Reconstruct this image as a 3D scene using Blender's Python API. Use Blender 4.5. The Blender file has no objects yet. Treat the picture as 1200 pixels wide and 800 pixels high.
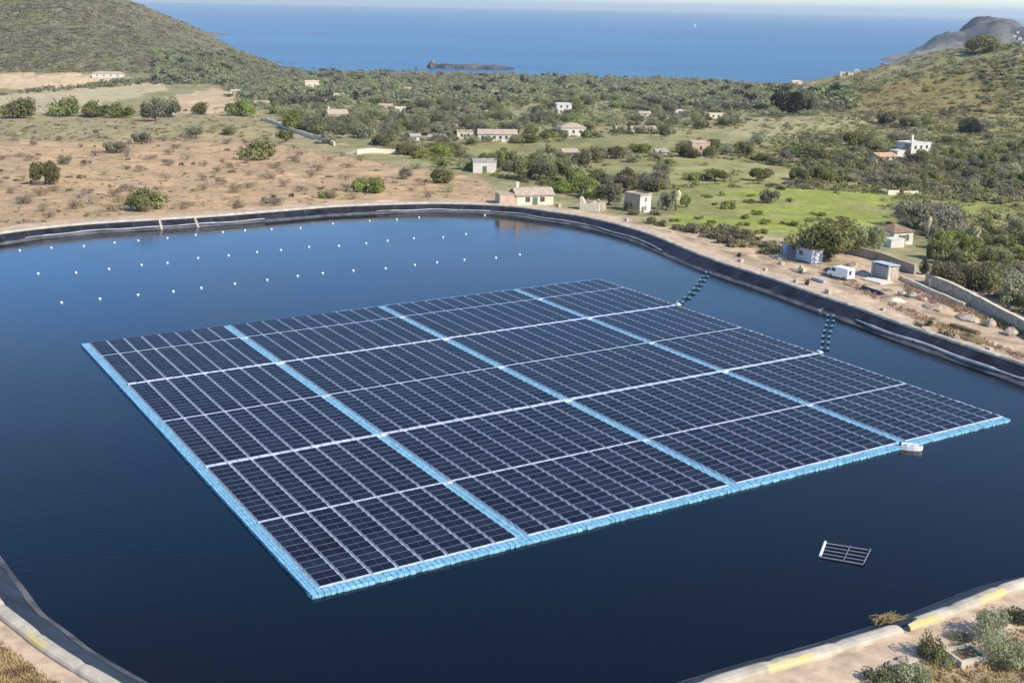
import bpy, math, random
import numpy as np

random.seed(7); RNG = np.random.default_rng(7)
sc = bpy.context.scene
COL = sc.collection
R = math.radians

# ------------------------------------------------------------------ camera
H, F, HOR = 46.0, 1383.0, 7.6
ROLL = math.atan(0.018)
PITCH = math.atan((400 - HOR) * math.cos(ROLL) / F)
FW = np.array([0, math.cos(PITCH), -math.sin(PITCH)])
_rt = np.array([1.0, 0, 0]); _up = np.cross(_rt, FW)
IX = _rt * math.cos(ROLL) + _up * math.sin(ROLL)
IY = np.cross(IX, FW)
CAM = np.array([0, 0, H])

def ray(px, py):
    d = FW * F + IX * (px - 600) - IY * (py - 400)
    return d / np.linalg.norm(d)

def at(px, py, z=0.0):
    d = ray(px, py); t = (z - H) / d[2]
    return CAM + d * t

def project(p):
    q = np.asarray(p, float) - CAM
    w = q @ FW; w = np.where(np.abs(w) < 1e-6, 1e-6, w)
    x = 600 + F * (q @ IX) / w; y = 400 - F * (q @ IY) / w
    return np.where(w > 0, x, -9e9), np.where(w > 0, y, 9e9)

# ------------------------------------------------------------------ noise
def _hash(ix, iy, s):
    h = (ix * 374761393 + iy * 668265263 + s * 1442695041) & 0xffffffff
    h = ((h ^ (h >> 13)) * 1274126177) & 0xffffffff
    return ((h ^ (h >> 16)) & 0xffff) / 65535.0

def vnoise(x, y, s=0):
    x = np.asarray(x, float); y = np.asarray(y, float)
    ix = np.floor(x).astype(np.int64); iy = np.floor(y).astype(np.int64)
    fx = x - ix; fy = y - iy
    fx = fx * fx * (3 - 2 * fx); fy = fy * fy * (3 - 2 * fy)
    a = _hash(ix, iy, s); b = _hash(ix + 1, iy, s); c = _hash(ix, iy + 1, s); d = _hash(ix + 1, iy + 1, s)
    return (a * (1 - fx) + b * fx) * (1 - fy) + (c * (1 - fx) + d * fx) * fy

def fbm(x, y, s=0, o=4):
    t = 0; a = 0.5; n = 0
    for k in range(o):
        t = t + a * vnoise(x * 2 ** k, y * 2 ** k, s + k * 17); n += a; a *= 0.55
    return t / n

def sstep(a, b, x):
    t = np.clip((np.asarray(x, float) - a) / (b - a), 0, 1)
    return t * t * (3 - 2 * t)

# ------------------------------------------------------------------ reservoir outline
ZR = 1.75                       # top inner edge of the coping
_far = [(0, 273), (100, 262), (240, 253.5), (330, 246.5), (400, 241.2), (500, 238), (560, 239), (600, 241.5), (640, 247), (680, 253),
        (720, 262), (760, 274), (800, 290.5), (840, 306), (900, 325), (960, 346), (1000, 359), (1060, 381), (1110, 397.5), (1150, 411), (1200, 427.5)]
_near = [(1200, 676), (1130, 702), (1060, 727), (960, 757), (820, 797)]
_left = [(145, 800), (100, 776), (50, 743), (20, 716), (0, 700)]
pts = [tuple(at(x, y, ZR)[:2]) for x, y in _far]
pts += [(75.5, 128), (76.5, 112), (68, 100), (56, 93)]
pts += [tuple(at(x, y, ZR)[:2]) for x, y in _near]
pts += [(0, 63), (-11, 62.4), (-19, 64.5)]
pts += [tuple(at(x, y, ZR)[:2]) for x, y in _left]
pts += [(-60, 110), (-82, 146), (-101, 178), (-110, 198), (-109, 213)]
pts = np.array(pts)
CEN = np.array([-15.0, 165.0])

def closed_curve(p, n):
    m = len(p); out = []
    for i in range(m):
        p0, p1, p2, p3 = p[i - 1], p[i], p[(i + 1) % m], p[(i + 2) % m]
        k = max(2, int(np.linalg.norm(p2 - p1) / 0.8))
        for t in np.linspace(0, 1, k, endpoint=False):
            out.append(0.5 * ((2 * p1) + (p2 - p0) * t + (2 * p0 - 5 * p1 + 4 * p2 - p3) * t * t + (3 * p1 - p0 - 3 * p2 + p3) * t ** 3))
    out = np.array(out)
    def resamp(o):
        q = np.vstack([o, o[:1]]); L = np.r_[0, np.cumsum(np.linalg.norm(np.diff(q, axis=0), axis=1))]
        s = np.linspace(0, L[-1], n, endpoint=False)
        return np.c_[np.interp(s, L, q[:, 0]), np.interp(s, L, q[:, 1])]
    out = resamp(out)
    for _ in range(14):
        out = 0.25 * np.roll(out, 1, 0) + 0.5 * out + 0.25 * np.roll(out, -1, 0)
    return resamp(out)

NO = 900
OUT = closed_curve(pts, NO)
_t = np.roll(OUT, -1, 0) - np.roll(OUT, 1, 0); _t /= np.linalg.norm(_t, axis=1)[:, None]
NRM = np.c_[-_t[:, 1], _t[:, 0]]
if np.mean(np.sum(NRM * (OUT - CEN), axis=1)) < 0: NRM = -NRM
_th = np.arctan2(OUT[:, 1] - CEN[1], OUT[:, 0] - CEN[0]); _r = np.linalg.norm(OUT - CEN, axis=1)
_o = np.argsort(_th); TH_S, R_S = _th[_o], _r[_o]
def Rout(th): return np.interp(th, TH_S, R_S, period=2 * math.pi)
def outer(x, y):
    dx = np.asarray(x) - CEN[0]; dy = np.asarray(y) - CEN[1]
    return np.hypot(dx, dy) - Rout(np.arctan2(dy, dx))

# ------------------------------------------------------------------ terrain height
ZSEA = -44.0
def terrain(x, y):
    x = np.asarray(x, float); y = np.asarray(y, float)
    s = outer(x, y)
    s0 = 8 + 20 * sstep(20, 50, x) * sstep(80, 130, y)
    t = np.clip(s - s0, 0, None)
    w = 0.12 + 0.88 * sstep(40, 170, y)
    z = 1.4 - 43 * np.clip(t / 1300, 0, 1.5) ** 0.9 * w
    z = z + (fbm(x / 70, y / 70, 3) - 0.5) * 5 * sstep(20, 160, t) + (fbm(x / 14, y / 14, 5) - 0.5) * 0.8 * sstep(6, 30, t)
    # hill on the left
    xr = x * 1650 / np.clip(y, 900, 2600)
    A = np.interp(xr, [-1600, -960, -640, -540, -482, -437, -390, -354, -320, -286, -215, -130], [130, 126, 112, 96, 76, 58, 34, 15, 3, -1, 0, 0])
    S = sstep(1040, 1680, y) ** 0.8
    zz = A * S * (1 - 0.6 * sstep(1750, 2600, y)) * (0.85 + 0.3 * fbm(x / 160, y / 160, 9) * sstep(10, 60, A)) 
    z = z + zz
    # hill on the right
    A = np.interp(x, [100, 150, 190, 230, 256, 282, 305, 325, 345, 400, 600, 900, 1300], [0, 4, 13, 24, 31, 38, 45, 50, 48, 44, 36, 26, 10])
    S = sstep(540, 790, y) * (1 - sstep(800, 1150, y))
    z = z + A * S * (0.8 + 0.4 * fbm(x / 50, y / 50, 21))
    # coast
    yc = np.interp(x, [-1600, -420, -250, -175, -118, -95, -55, 150, 330, 400, 440, 480, 600, 900], [2500, 2150, 1700, 1720, 1840, 1830, 1640, 1580, 1500, 1600, 1600, 1500, 1450, 1450])
    yc = yc + (fbm(x / 60, y / 300, 31) - 0.5) * 40
    z = z - np.clip(y - yc, 0, 60) * 0.35
    # headland beyond the right hill
    hx = np.exp(-((x - 980) / 66) ** 4 - ((y - 2520) / 160) ** 2) * 58
    hx += np.exp(-((x - 880) / 60) ** 2 - ((y - 2480) / 120) ** 2) * 26
    sh = sstep(0, 1, 1.6 - np.hypot((x - 1010) / 250, (y - 2350) / 240)) * 36
    sh = np.maximum(sh, sstep(0, 1, 1.5 - np.hypot((x - 1500) / 400, (y - 2400) / 420)) * 45)
    rock = (fbm(x / 45, y / 45, 41, 6) - 0.45) * 34
    hd = -58 + hx + sh + rock * sstep(8, 30, sh)
    z = np.maximum(z, np.where(y > 1900, hd, -99))
    return np.maximum(z, -62)

TS = np.geomspace(60, 3200, 200)
_gx = np.arange(-1500, 1800.1, 5.0); _gy = np.arange(-80, 3300.1, 5.0)
HG = terrain(*np.meshgrid(_gx, _gy))
def tlook(x, y):                                  # quick height from a table
    fx = np.clip((x + 1500) / 5.0, 0, len(_gx) - 1.01); fy = np.clip((y + 80) / 5.0, 0, len(_gy) - 1.01)
    i = fx.astype(int); j = fy.astype(int); fx = fx - i; fy = fy - j
    return (HG[j, i] * (1 - fx) + HG[j, i + 1] * fx) * (1 - fy) + (HG[j + 1, i] * (1 - fx) + HG[j + 1, i + 1] * fx) * fy
def hit(px, py):
    d = ray(px, py); t = TS
    P = CAM + d[None] * t[:, None]
    u = P[:, 2] - tlook(P[:, 0], P[:, 1])
    k = np.argmax(u < 0)
    if u[k] >= 0: return None
    for _ in range(2):
        a = t[max(k - 1, 0)]; t = np.linspace(a, t[k], 12); P = CAM + d[None] * t[:, None]
        u = P[:, 2] - tlook(P[:, 0], P[:, 1]); k = int(np.argmax(u < 0))
    return CAM + d * t[k]

def hits(P2):                                     # many pixels at once
    out = []
    for x, y in P2:
        h = hit(x, y)
        if h is not None: out.append(h)
    return out

def inside(px, py, poly):
    px = np.asarray(px); py = np.asarray(py); c = np.zeros(px.shape, bool); n = len(poly); j = n - 1
    for i in range(n):
        xi, yi = poly[i]; xj, yj = poly[j]
        if yi != yj:
            c ^= ((yi > py) != (yj > py)) & (px < (xj - xi) * (py - yi) / (yj - yi) + xi)
        j = i
    return c

# ------------------------------------------------------------------ materials
MATS = {}
def mat(name, col, rough=0.8, var=0.12, scale=1.0, spec=0.25, bump=0.0, metallic=0.0, rand=0.0, coords='Object', detail=4, col2=None):
    if name in MATS: return MATS[name]
    m = bpy.data.materials.new(name); m.use_nodes = True; MATS[name] = m
    nt = m.node_tree; N = nt.nodes; L = nt.links; b = N['Principled BSDF']
    b.inputs['Roughness'].default_value = rough; b.inputs['Metallic'].default_value = metallic
    b.inputs['Specular IOR Level'].default_value = spec
    tc = N.new('ShaderNodeTexCoord'); nz = N.new('ShaderNodeTexNoise')
    nz.inputs['Scale'].default_value = scale; nz.inputs['Detail'].default_value = detail; nz.inputs['Roughness'].default_value = 0.65
    L.new(tc.outputs[coords], nz.inputs['Vector'])
    mx = N.new('ShaderNodeMix'); mx.data_type = 'RGBA'
    rp = N.new('ShaderNodeMapRange'); rp.inputs['From Min'].default_value = 0.3; rp.inputs['From Max'].default_value = 0.7
    L.new(nz.outputs['Fac'], rp.inputs['Value']); L.new(rp.outputs['Result'], mx.inputs['Factor'])
    lo = col2 if col2 else tuple(c * (1 - var * 1.5) for c in col); hi = col if col2 else tuple(min(1, c * (1 + var)) for c in col)
    mx.inputs['A'].default_value = (*lo, 1); mx.inputs['B'].default_value = (*hi, 1)
    out = mx.outputs['Result']
    if rand:
        oi = N.new('ShaderNodeObjectInfo'); hs = N.new('ShaderNodeHueSaturation')
        m1 = N.new('ShaderNodeMapRange'); m1.inputs['To Min'].default_value = 1 - rand; m1.inputs['To Max'].default_value = 1 + rand
        m2 = N.new('ShaderNodeMapRange'); m2.inputs['To Min'].default_value = 0.5 - rand * 0.06; m2.inputs['To Max'].default_value = 0.5 + rand * 0.06
        L.new(oi.outputs['Random'], m1.inputs['Value']); L.new(oi.outputs['Random'], m2.inputs['Value'])
        L.new(m1.outputs['Result'], hs.inputs['Value']); L.new(m2.outputs['Result'], hs.inputs['Hue'])
        L.new(out, hs.inputs['Color']); out = hs.outputs['Color']
    L.new(out, b.inputs['Base Color'])
    if bump:
        bp = N.new('ShaderNodeBump'); bp.inputs['Strength'].default_value = bump; bp.inputs['Distance'].default_value = 0.1
        L.new(nz.outputs['Fac'], bp.inputs['Height']); L.new(bp.outputs['Normal'], b.inputs['Normal'])
    return m

M = dict(
    concrete=mat('pale_concrete', (0.46, 0.41, 0.33), 0.9, 0.24, 0.5, bump=0.5, detail=8),
    white=mat('white_plaster', (0.60, 0.56, 0.49), 0.85, 0.14, 0.7),
    cream=mat('cream_plaster', (0.66, 0.58, 0.44), 0.9, 0.12, 0.7),
    pink=mat('pinkish_plaster', (0.52, 0.38, 0.28), 0.9, 0.15, 0.7),
    beige=mat('beige_render', (0.40, 0.32, 0.24), 0.9, 0.15, 0.6),
    stone=mat('dry_stone', (0.42, 0.36, 0.28), 0.95, 0.35, 1.6, bump=0.6),
    rooftile=mat('clay_tile', (0.42, 0.34, 0.26), 0.9, 0.2, 1.2, bump=0.4),
    rooforange=mat('orange_tile', (0.52, 0.32, 0.21), 0.9, 0.2, 1.2, bump=0.4),
    roofbrown=mat('brown_tile', (0.25, 0.17, 0.11), 0.9, 0.25, 1.5, bump=0.4),
    roofgrey=mat('grey_roof_sheet', (0.36, 0.34, 0.31), 0.8, 0.2, 0.8),
    pane=mat('dark_window', (0.03, 0.035, 0.04), 0.15, 0.1, 1.0, spec=0.5),
    frame=mat('window_frame', (0.45, 0.40, 0.33), 0.7, 0.05, 1.0),
    green=mat('green_door_paint', (0.10, 0.16, 0.09), 0.6, 0.1, 1.0),
    steel=mat('galvanised_steel', (0.30, 0.31, 0.33), 0.45, 0.1, 2.0, metallic=0.6),
    cabin=mat('blue_grey_sheet', (0.42, 0.47, 0.54), 0.5, 0.08, 1.0),
    vanwhite=mat('white_car_paint', (0.80, 0.80, 0.78), 0.3, 0.03, 1.0, spec=0.5),
    rubber=mat('black_rubber', (0.02, 0.02, 0.02), 0.9, 0.2, 3.0),
    yellow=mat('yellow_paint', (0.56, 0.45, 0.13), 0.8, 0.35, 1.8, col2=(0.45, 0.40, 0.29)),
    bark=mat('tree_bark', (0.16, 0.12, 0.09), 0.95, 0.3, 3.0),
    hdpe_blue=mat('blue_plastic_float', (0.17, 0.385, 0.53), 0.5, 0.16, 1.4, spec=0.4),
    hdpe_white=mat('pale_plastic_float', (0.46, 0.51, 0.60), 0.5, 0.22, 1.2, spec=0.4),
    tray=mat('white_cable_tray', (0.52, 0.57, 0.65), 0.45, 0.18, 1.2, spec=0.4),
    alu=mat('module_frame', (0.36, 0.39, 0.46), 0.4, 0.06, 1.0, metallic=0.3),
    seam=mat('module_seam', (0.05, 0.06, 0.11), 0.3, 0.06, 1.0),
    buoy=mat('white_buoy', (0.70, 0.80, 0.88), 0.4, 0.05, 2.0, spec=0.5),
    navy=mat('dark_blue_plastic', (0.03, 0.05, 0.09), 0.5, 0.2, 1.0),
    debris=mat('dry_brush', (0.22, 0.17, 0.08), 0.95, 0.4, 4.0),
)
# solar glass
def glass_mat():
    m = mat('solar_glass', (0.008, 0.011, 0.021), 0.22, 0.3, 0.35, spec=0.5)
    b = m.node_tree.nodes['Principled BSDF']; b.inputs['IOR'].default_value = 1.33
    nt = m.node_tree; N = nt.nodes; L = nt.links; tc = N.new('ShaderNodeTexCoord'); oi = N.new('ShaderNodeObjectInfo')
    sn = N.new('ShaderNodeVectorMath'); sn.operation = 'SNAP'; sn.inputs[1].default_value = (1000, 1.135, 1000); L.new(tc.outputs['Object'], sn.inputs[0])
    wn = N.new('ShaderNodeTexWhiteNoise'); wn.noise_dimensions = '4D'; L.new(sn.outputs[0], wn.inputs['Vector'])
    ml = N.new('ShaderNodeMath'); ml.operation = 'MULTIPLY'; ml.inputs[1].default_value = 91.7; L.new(oi.outputs['Random'], ml.inputs[0]); L.new(ml.outputs[0], wn.inputs['W'])
    r1 = N.new('ShaderNodeMapRange'); r1.inputs['To Min'].default_value = 0.14; r1.inputs['To Max'].default_value = 0.34; L.new(wn.outputs['Value'], r1.inputs['Value']); L.new(r1.outputs['Result'], b.inputs['Roughness'])
    r2 = N.new('ShaderNodeMapRange'); r2.inputs['To Min'].default_value = 0.65; r2.inputs['To Max'].default_value = 1.3; L.new(wn.outputs['Value'], r2.inputs['Value'])
    sv = N.new('ShaderNodeVectorMath'); sv.operation = 'SCALE'; src = b.inputs['Base Color'].links[0].from_socket; L.new(src, sv.inputs[0]); L.new(r2.outputs['Result'], sv.inputs['Scale']); L.new(sv.outputs[0], b.inputs['Base Color'])
    return m
M['glass'] = glass_mat()

def leaf_mat(name, c, rand=0.25, scale=0.5):
    m = mat(name, c, 0.85, 0.4, scale, spec=0.12, rand=rand, detail=3)
    nt = m.node_tree; b = nt.nodes['Principled BSDF']; o = nt.nodes['Material Output']
    t = nt.nodes.new('ShaderNodeBsdfTranslucent'); x = nt.nodes.new('ShaderNodeMixShader'); x.inputs['Fac'].default_value = 0.4
    src = b.inputs['Base Color'].links[0].from_socket
    ge = nt.nodes.new('ShaderNodeNewGeometry'); n2 = nt.nodes.new('ShaderNodeTexNoise'); n2.inputs['Scale'].default_value = 0.045; n2.inputs['Detail'].default_value = 4; nt.links.new(ge.outputs['Position'], n2.inputs['Vector'])
    hs = nt.nodes.new('ShaderNodeHueSaturation'); nt.links.new(src, hs.inputs['Color'])
    for sock, lo, hi in (('Hue', 0.465, 0.535), ('Value', 0.72, 1.3), ('Saturation', 0.75, 1.25)):
        r = nt.nodes.new('ShaderNodeMapRange'); r.inputs['From Min'].default_value = 0.32; r.inputs['From Max'].default_value = 0.68; r.inputs['To Min'].default_value = lo; r.inputs['To Max'].default_value = hi
        nt.links.new(n2.outputs['Fac'], r.inputs['Value']); nt.links.new(r.outputs['Result'], hs.inputs[sock])
    src = hs.outputs['Color']; nt.links.new(src, b.inputs['Base Color']); nt.links.new(src, t.inputs['Color'])
    nt.links.new(b.outputs[0], x.inputs[1]); nt.links.new(t.outputs[0], x.inputs[2]); nt.links.new(x.outputs[0], o.inputs['Surface'])
    return m
LEAF = dict(
    carob=leaf_mat('dark_green_leaves', (0.245, 0.245, 0.095)),
    olive=leaf_mat('grey_green_leaves', (0.36, 0.345, 0.215)),
    pine=leaf_mat('pine_needles', (0.285, 0.285, 0.150)),
    dark=leaf_mat('deep_green_needles', (0.075, 0.082, 0.055)),
    bare=leaf_mat('bare_twigs', (0.40, 0.325, 0.225), 0.2),
    fresh=leaf_mat('yellow_green_leaves', (0.29, 0.31, 0.095)),
    scrub=leaf_mat('scrub_leaves', (0.34, 0.305, 0.160)),
    hill=leaf_mat('maquis_leaves', (0.30, 0.27, 0.175)),
    silver=leaf_mat('silver_scrub_leaves', (0.32, 0.31, 0.21)),
    dry=leaf_mat('dry_grass_blades', (0.47, 0.34, 0.21)),
    dkbush=leaf_mat('brown_green_leaves', (0.15, 0.14, 0.085)),
    palm=leaf_mat('palm_fronds', (0.30, 0.30, 0.15)),
    skirt=mat('dead_palm_fronds', (0.50, 0.42, 0.32), 0.95, 0.25, 3.0),
)

# ------------------------------------------------------------------ mesh builder
class MB:
    def __init__(s): s.v = []; s.f = []; s.m = []
    def add(s, V, Fc, mi=0):
        o = len(s.v); s.v.extend([tuple(map(float, q)) for q in V])
        for f in Fc: s.f.append([i + o for i in f]); s.m.append(mi)
        return s
    def box(s, c, d, rz=0.0, mi=0, taper=1.0):
        x, y, z = d[0] / 2, d[1] / 2, d[2] / 2; cs, sn = math.cos(rz), math.sin(rz); V = []
        for k in (-1, 1):
            q = taper if k > 0 else 1
            for a, b in ((-1, -1), (1, -1), (1, 1), (-1, 1)):
                X, Y = a * x * q, b * y * q; V.append((c[0] + X * cs - Y * sn, c[1] + X * sn + Y * cs, c[2] + k * z))
        return s.add(V, [(3, 2, 1, 0), (4, 5, 6, 7), (0, 1, 5, 4), (1, 2, 6, 5), (2, 3, 7, 6), (3, 0, 4, 7)], mi)
    def loft(s, rings, mi=0, cap=True, closed=False):
        n = len(rings[0]); V = [p for r in rings for p in r]; Fc = []
        m = len(rings)
        for i in range(m if closed else m - 1):
            for j in range(n):
                a = i * n + j; b = i * n + (j + 1) % n; i2 = (i + 1) % m
                Fc.append((a, b, i2 * n + (j + 1) % n, i2 * n + j))
        if cap and not closed: Fc += [tuple(range(n))[::-1], tuple((m - 1) * n + j for j in range(n))]
        return s.add(V, Fc, mi)
    def tube(s, path, rad, n=8, mi=0):
        path = [np.array(p, float) for p in path]; rads = rad if hasattr(rad, '__len__') else [rad] * len(path); rings = []
        for i, p in enumerate(path):
            d = path[min(i + 1, len(path) - 1)] - path[max(i - 1, 0)]; d /= np.linalg.norm(d) + 1e-9
            a = np.cross(d, (0, 0, 1)) if abs(d[2]) < 0.95 else np.cross(d, (1, 0, 0)); a /= np.linalg.norm(a); b = np.cross(d, a)
            rings.append([p + rads[i] * (a * math.cos(2 * math.pi * k / n) + b * math.sin(2 * math.pi * k / n)) for k in range(n)])
        return s.loft(rings, mi)
    def ball(s, c, r, n=10, m=6, mi=0, sz=1.0):
        rings = []
        for i in range(m + 1):
            a = -math.pi / 2 + math.pi * i / m; rr = max(r * math.cos(a), 1e-3)
            rings.append([(c[0] + rr * math.cos(2 * math.pi * k / n), c[1] + rr * math.sin(2 * math.pi * k / n), c[2] + r * sz * math.sin(a)) for k in range(n)])
        return s.loft(rings, mi)
    def mesh(s, name, mats):
        me = bpy.data.meshes.new(name); me.from_pydata(s.v, [], s.f)
        for m in (mats if isinstance(mats, (list, tuple)) else [mats]): me.materials.append(m)
        me.polygons.foreach_set('material_index', s.m); me.update()
        return me
    def build(s, name, mats, parent=None, loc=None, rz=0.0, smooth=False):
        return link(name, s.mesh(name, mats), parent, loc, rz, smooth)

def link(name, me, parent=None, loc=None, rz=0.0, smooth=False):
    o = bpy.data.objects.new(name, me); COL.objects.link(o)
    if parent: o.parent = parent
    if loc is not None: o.location = loc
    if rz: o.rotation_euler = (0, 0, rz)
    if smooth: me.polygons.foreach_set('use_smooth', [True] * len(me.polygons))
    return o

def tag(o, label, cat, group=None):
    o['label'] = label; o['category'] = cat
    if group: o['group'] = group
    return o
def thing(name, label, cat, loc, rz=0.0, group=None, scale=None):
    o = bpy.data.objects.new(name, None); COL.objects.link(o)
    o.location = loc; o.rotation_euler = (0, 0, rz); o.empty_display_size = 0.2
    if scale: o.scale = scale
    return tag(o, label, cat, group)
def struct(o, kind='structure'):
    o['kind'] = kind; return o

def quads_mesh(name, Q, mats, mi=None):           # Q: n x 4 x 3
    n = len(Q); me = bpy.data.meshes.new(name)
    me.vertices.add(n * 4); me.vertices.foreach_set('co', np.ascontiguousarray(Q, np.float32).ravel())
    me.loops.add(n * 4); me.loops.foreach_set('vertex_index', np.arange(n * 4, dtype=np.int32))
    me.polygons.add(n); me.polygons.foreach_set('loop_start', np.arange(0, n * 4, 4, dtype=np.int32)); me.polygons.foreach_set('loop_total', np.full(n, 4, np.int32))
    for m in (mats if isinstance(mats, (list, tuple)) else [mats]): me.materials.append(m)
    if mi is not None: me.polygons.foreach_set('material_index', np.asarray(mi, np.int32))
    me.update(calc_edges=True); me.validate()
    return me

def grid_mesh(name, P, mats, wrap=False):        # P: rows x cols x 3
    r, c = P.shape[:2]; idx = np.arange(r * c).reshape(r, c)
    a = idx[:-1]; b = idx[1:]
    if wrap: q = np.stack([a, np.roll(a, -1, 1), np.roll(b, -1, 1), b], -1).reshape(-1, 4)
    else: q = np.stack([a[:, :-1], a[:, 1:], b[:, 1:], b[:, :-1]], -1).reshape(-1, 4)
    me = bpy.data.meshes.new(name); n = len(q)
    me.vertices.add(r * c); me.vertices.foreach_set('co', np.ascontiguousarray(P, np.float32).ravel())
    me.loops.add(n * 4); me.loops.foreach_set('vertex_index', q.astype(np.int32).ravel())
    me.polygons.add(n); me.polygons.foreach_set('loop_start', np.arange(0, n * 4, 4, dtype=np.int32)); me.polygons.foreach_set('loop_total', np.full(n, 4, np.int32))
    for m in (mats if isinstance(mats, (list, tuple)) else [mats]): me.materials.append(m)
    me.polygons.foreach_set('use_smooth', np.ones(n, bool))
    me.update(calc_edges=True); me.validate()
    return me

# ------------------------------------------------------------------ ground
def build_ground():
    th_view = math.pi / 2
    a = [0.0]
    fine = np.arange(-36, 36.01, 0.13)
    deg = np.concatenate([fine, np.arange(37.2, 322.8, 1.2)])
    th = R(90) - np.radians(deg)
    rad = [0.2, 1.2, 2.0, 3.2, 4.6, 6.2, 8]
    st = 1.6
    while rad[-1] < 3300:
        st = min(st * 1.018, 16); rad.append(rad[-1] + st)
    rad = np.array(rad)
    Rr = Rout(th)
    rr = Rr[None, :] + rad[:, None]
    X = CEN[0] + rr * np.cos(th)[None]; Y = CEN[1] + rr * np.sin(th)[None]
    Z = terrain(X, Y)
    P = np.stack([X, Y, Z], -1)
    C = ground_colour(X, Y, Z, rad[:, None] + 0 * X)
    m = bpy.data.materials.new('ground_cover'); m.use_nodes = True
    nt = m.node_tree; N = nt.nodes; L = nt.links; b = N['Principled BSDF']
    b.inputs['Roughness'].default_value = 0.95; b.inputs['Specular IOR Level'].default_value = 0.1
    at_ = N.new('ShaderNodeVertexColor'); at_.layer_name = 'Col'
    tc = N.new('ShaderNodeTexCoord')
    def nz(scale, detail=5):
        n = N.new('ShaderNodeTexNoise'); n.inputs['Scale'].default_value = scale; n.inputs['Detail'].default_value = detail; n.inputs['Roughness'].default_value = 0.7
        L.new(tc.outputs['Object'], n.inputs['Vector']); return n
    n1 = nz(0.16); n2 = nz(0.9, 4); n3 = nz(0.035)
    def rng(n, lo, hi, f0=0.3, f1=0.7):
        q = N.new('ShaderNodeMapRange'); q.inputs['From Min'].default_value = f0; q.inputs['From Max'].default_value = f1
        q.inputs['To Min'].default_value = lo; q.inputs['To Max'].default_value = hi; L.new(n.outputs['Fac'], q.inputs['Value']); return q.outputs['Result']
    def mul(c, fac):
        q = N.new('ShaderNodeVectorMath'); q.operation = 'SCALE'; L.new(c, q.inputs[0]); L.new(fac, q.inputs['Scale']); return q.outputs[0]
    c = mul(mul(mul(at_.outputs['Color'], rng(n1, 0.72, 1.25)), rng(n2, 0.75, 1.22)), rng(n3, 0.85, 1.12))
    # weeds: olive flecks
    mx = N.new('ShaderNodeMix'); mx.data_type = 'RGBA'
    n4 = nz(0.45, 6); L.new(rng(n4, 0, 0.75, 0.56, 0.68), mx.inputs['Factor']); L.new(c, mx.inputs['A'])
    wd = N.new('ShaderNodeMix'); wd.data_type = 'RGBA'; wd.inputs['Factor'].default_value = 0.65
    L.new(mul(c, rng(n2, 0.7, 0.9)), wd.inputs['A']); wd.inputs['B'].default_value = (0.17, 0.16, 0.07, 1)
    L.new(wd.outputs['Result'], mx.inputs['B'])
    L.new(mx.outputs['Result'], b.inputs['Base Color'])
    bp = N.new('ShaderNodeBump'); bp.inputs['Strength'].default_value = 0.5; bp.inputs['Distance'].default_value = 0.5
    L.new(n2.outputs['Fac'], bp.inputs['Height']); L.new(bp.outputs['Normal'], b.inputs['Normal'])
    me = grid_mesh('ground', P, m, wrap=True)
    ca = me.color_attributes.new('Col', 'FLOAT_COLOR', 'POINT')
    ca.data.foreach_set('color', np.concatenate([C.reshape(-1, 3), np.ones((C.size // 3, 1))], 1).astype(np.float32).ravel())
    struct(link('ground', me))

ZONES = [  # polygon in the photograph's pixels that the field covers, ground albedo, weight
    ([(-200, 290), (-200, 160), (60, 165), (250, 158), (335, 168), (400, 182), (470, 195), (560, 210), (600, 232), (500, 242), (300, 252), (0, 275)], (0.50, 0.335, 0.19), 0.92),
    ([(-200, 168), (-200, 128), (300, 128), (340, 150), (420, 180), (330, 170), (180, 165)], (0.34, 0.28, 0.155), 0.85),
    ([(-200, 108), (-200, 88), (100, 87), (160, 93), (60, 103)], (0.56, 0.42, 0.26), 1),
    ([(-200, 132), (-200, 110), (40, 108), (190, 97), (195, 106), (120, 120), (110, 132)], (0.46, 0.385, 0.24), 1),
    ([(190, 116), (250, 102), (275, 108), (268, 132), (200, 134)], (0.52, 0.39, 0.25), 1),
    ([(420, 184), (470, 168), (560, 168), (720, 168), (690, 190), (560, 190)], (0.26, 0.25, 0.085), 0.8),
    ([(400, 182), (420, 174), (470, 174), (470, 184)], (0.44, 0.36, 0.26), 0.9),
    ([(680, 212), (690, 186), (790, 180), (930, 196), (940, 215), (800, 216)], (0.30, 0.29, 0.115), 0.9),
    ([(785, 272), (790, 225), (830, 214), (960, 222), (1060, 226), (1050, 262), (960, 268), (900, 282), (820, 280)], (0.27, 0.30, 0.065), 0.95),
    ([(1110, 262), (1120, 238), (1260, 228), (1260, 262)], (0.27, 0.29, 0.07), 0.9),
    ([(850, 165), (870, 140), (980, 132), (1050, 142), (1010, 158), (920, 162)], (0.36, 0.32, 0.17), 0.8),
    ([(985, 136), (1010, 108), (1060, 92), (1130, 84), (1180, 92), (1200, 130), (1100, 138)], (0.235, 0.18, 0.075), 0.8),
    ([(1060, 95), (1160, 85), (1150, 112), (1090, 112)], (0.24, 0.21, 0.07), 0.4),
    ([(700, 160), (1000, 160), (980, 190), (760, 182)], (0.28, 0.26, 0.12), 0.6),
]
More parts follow.
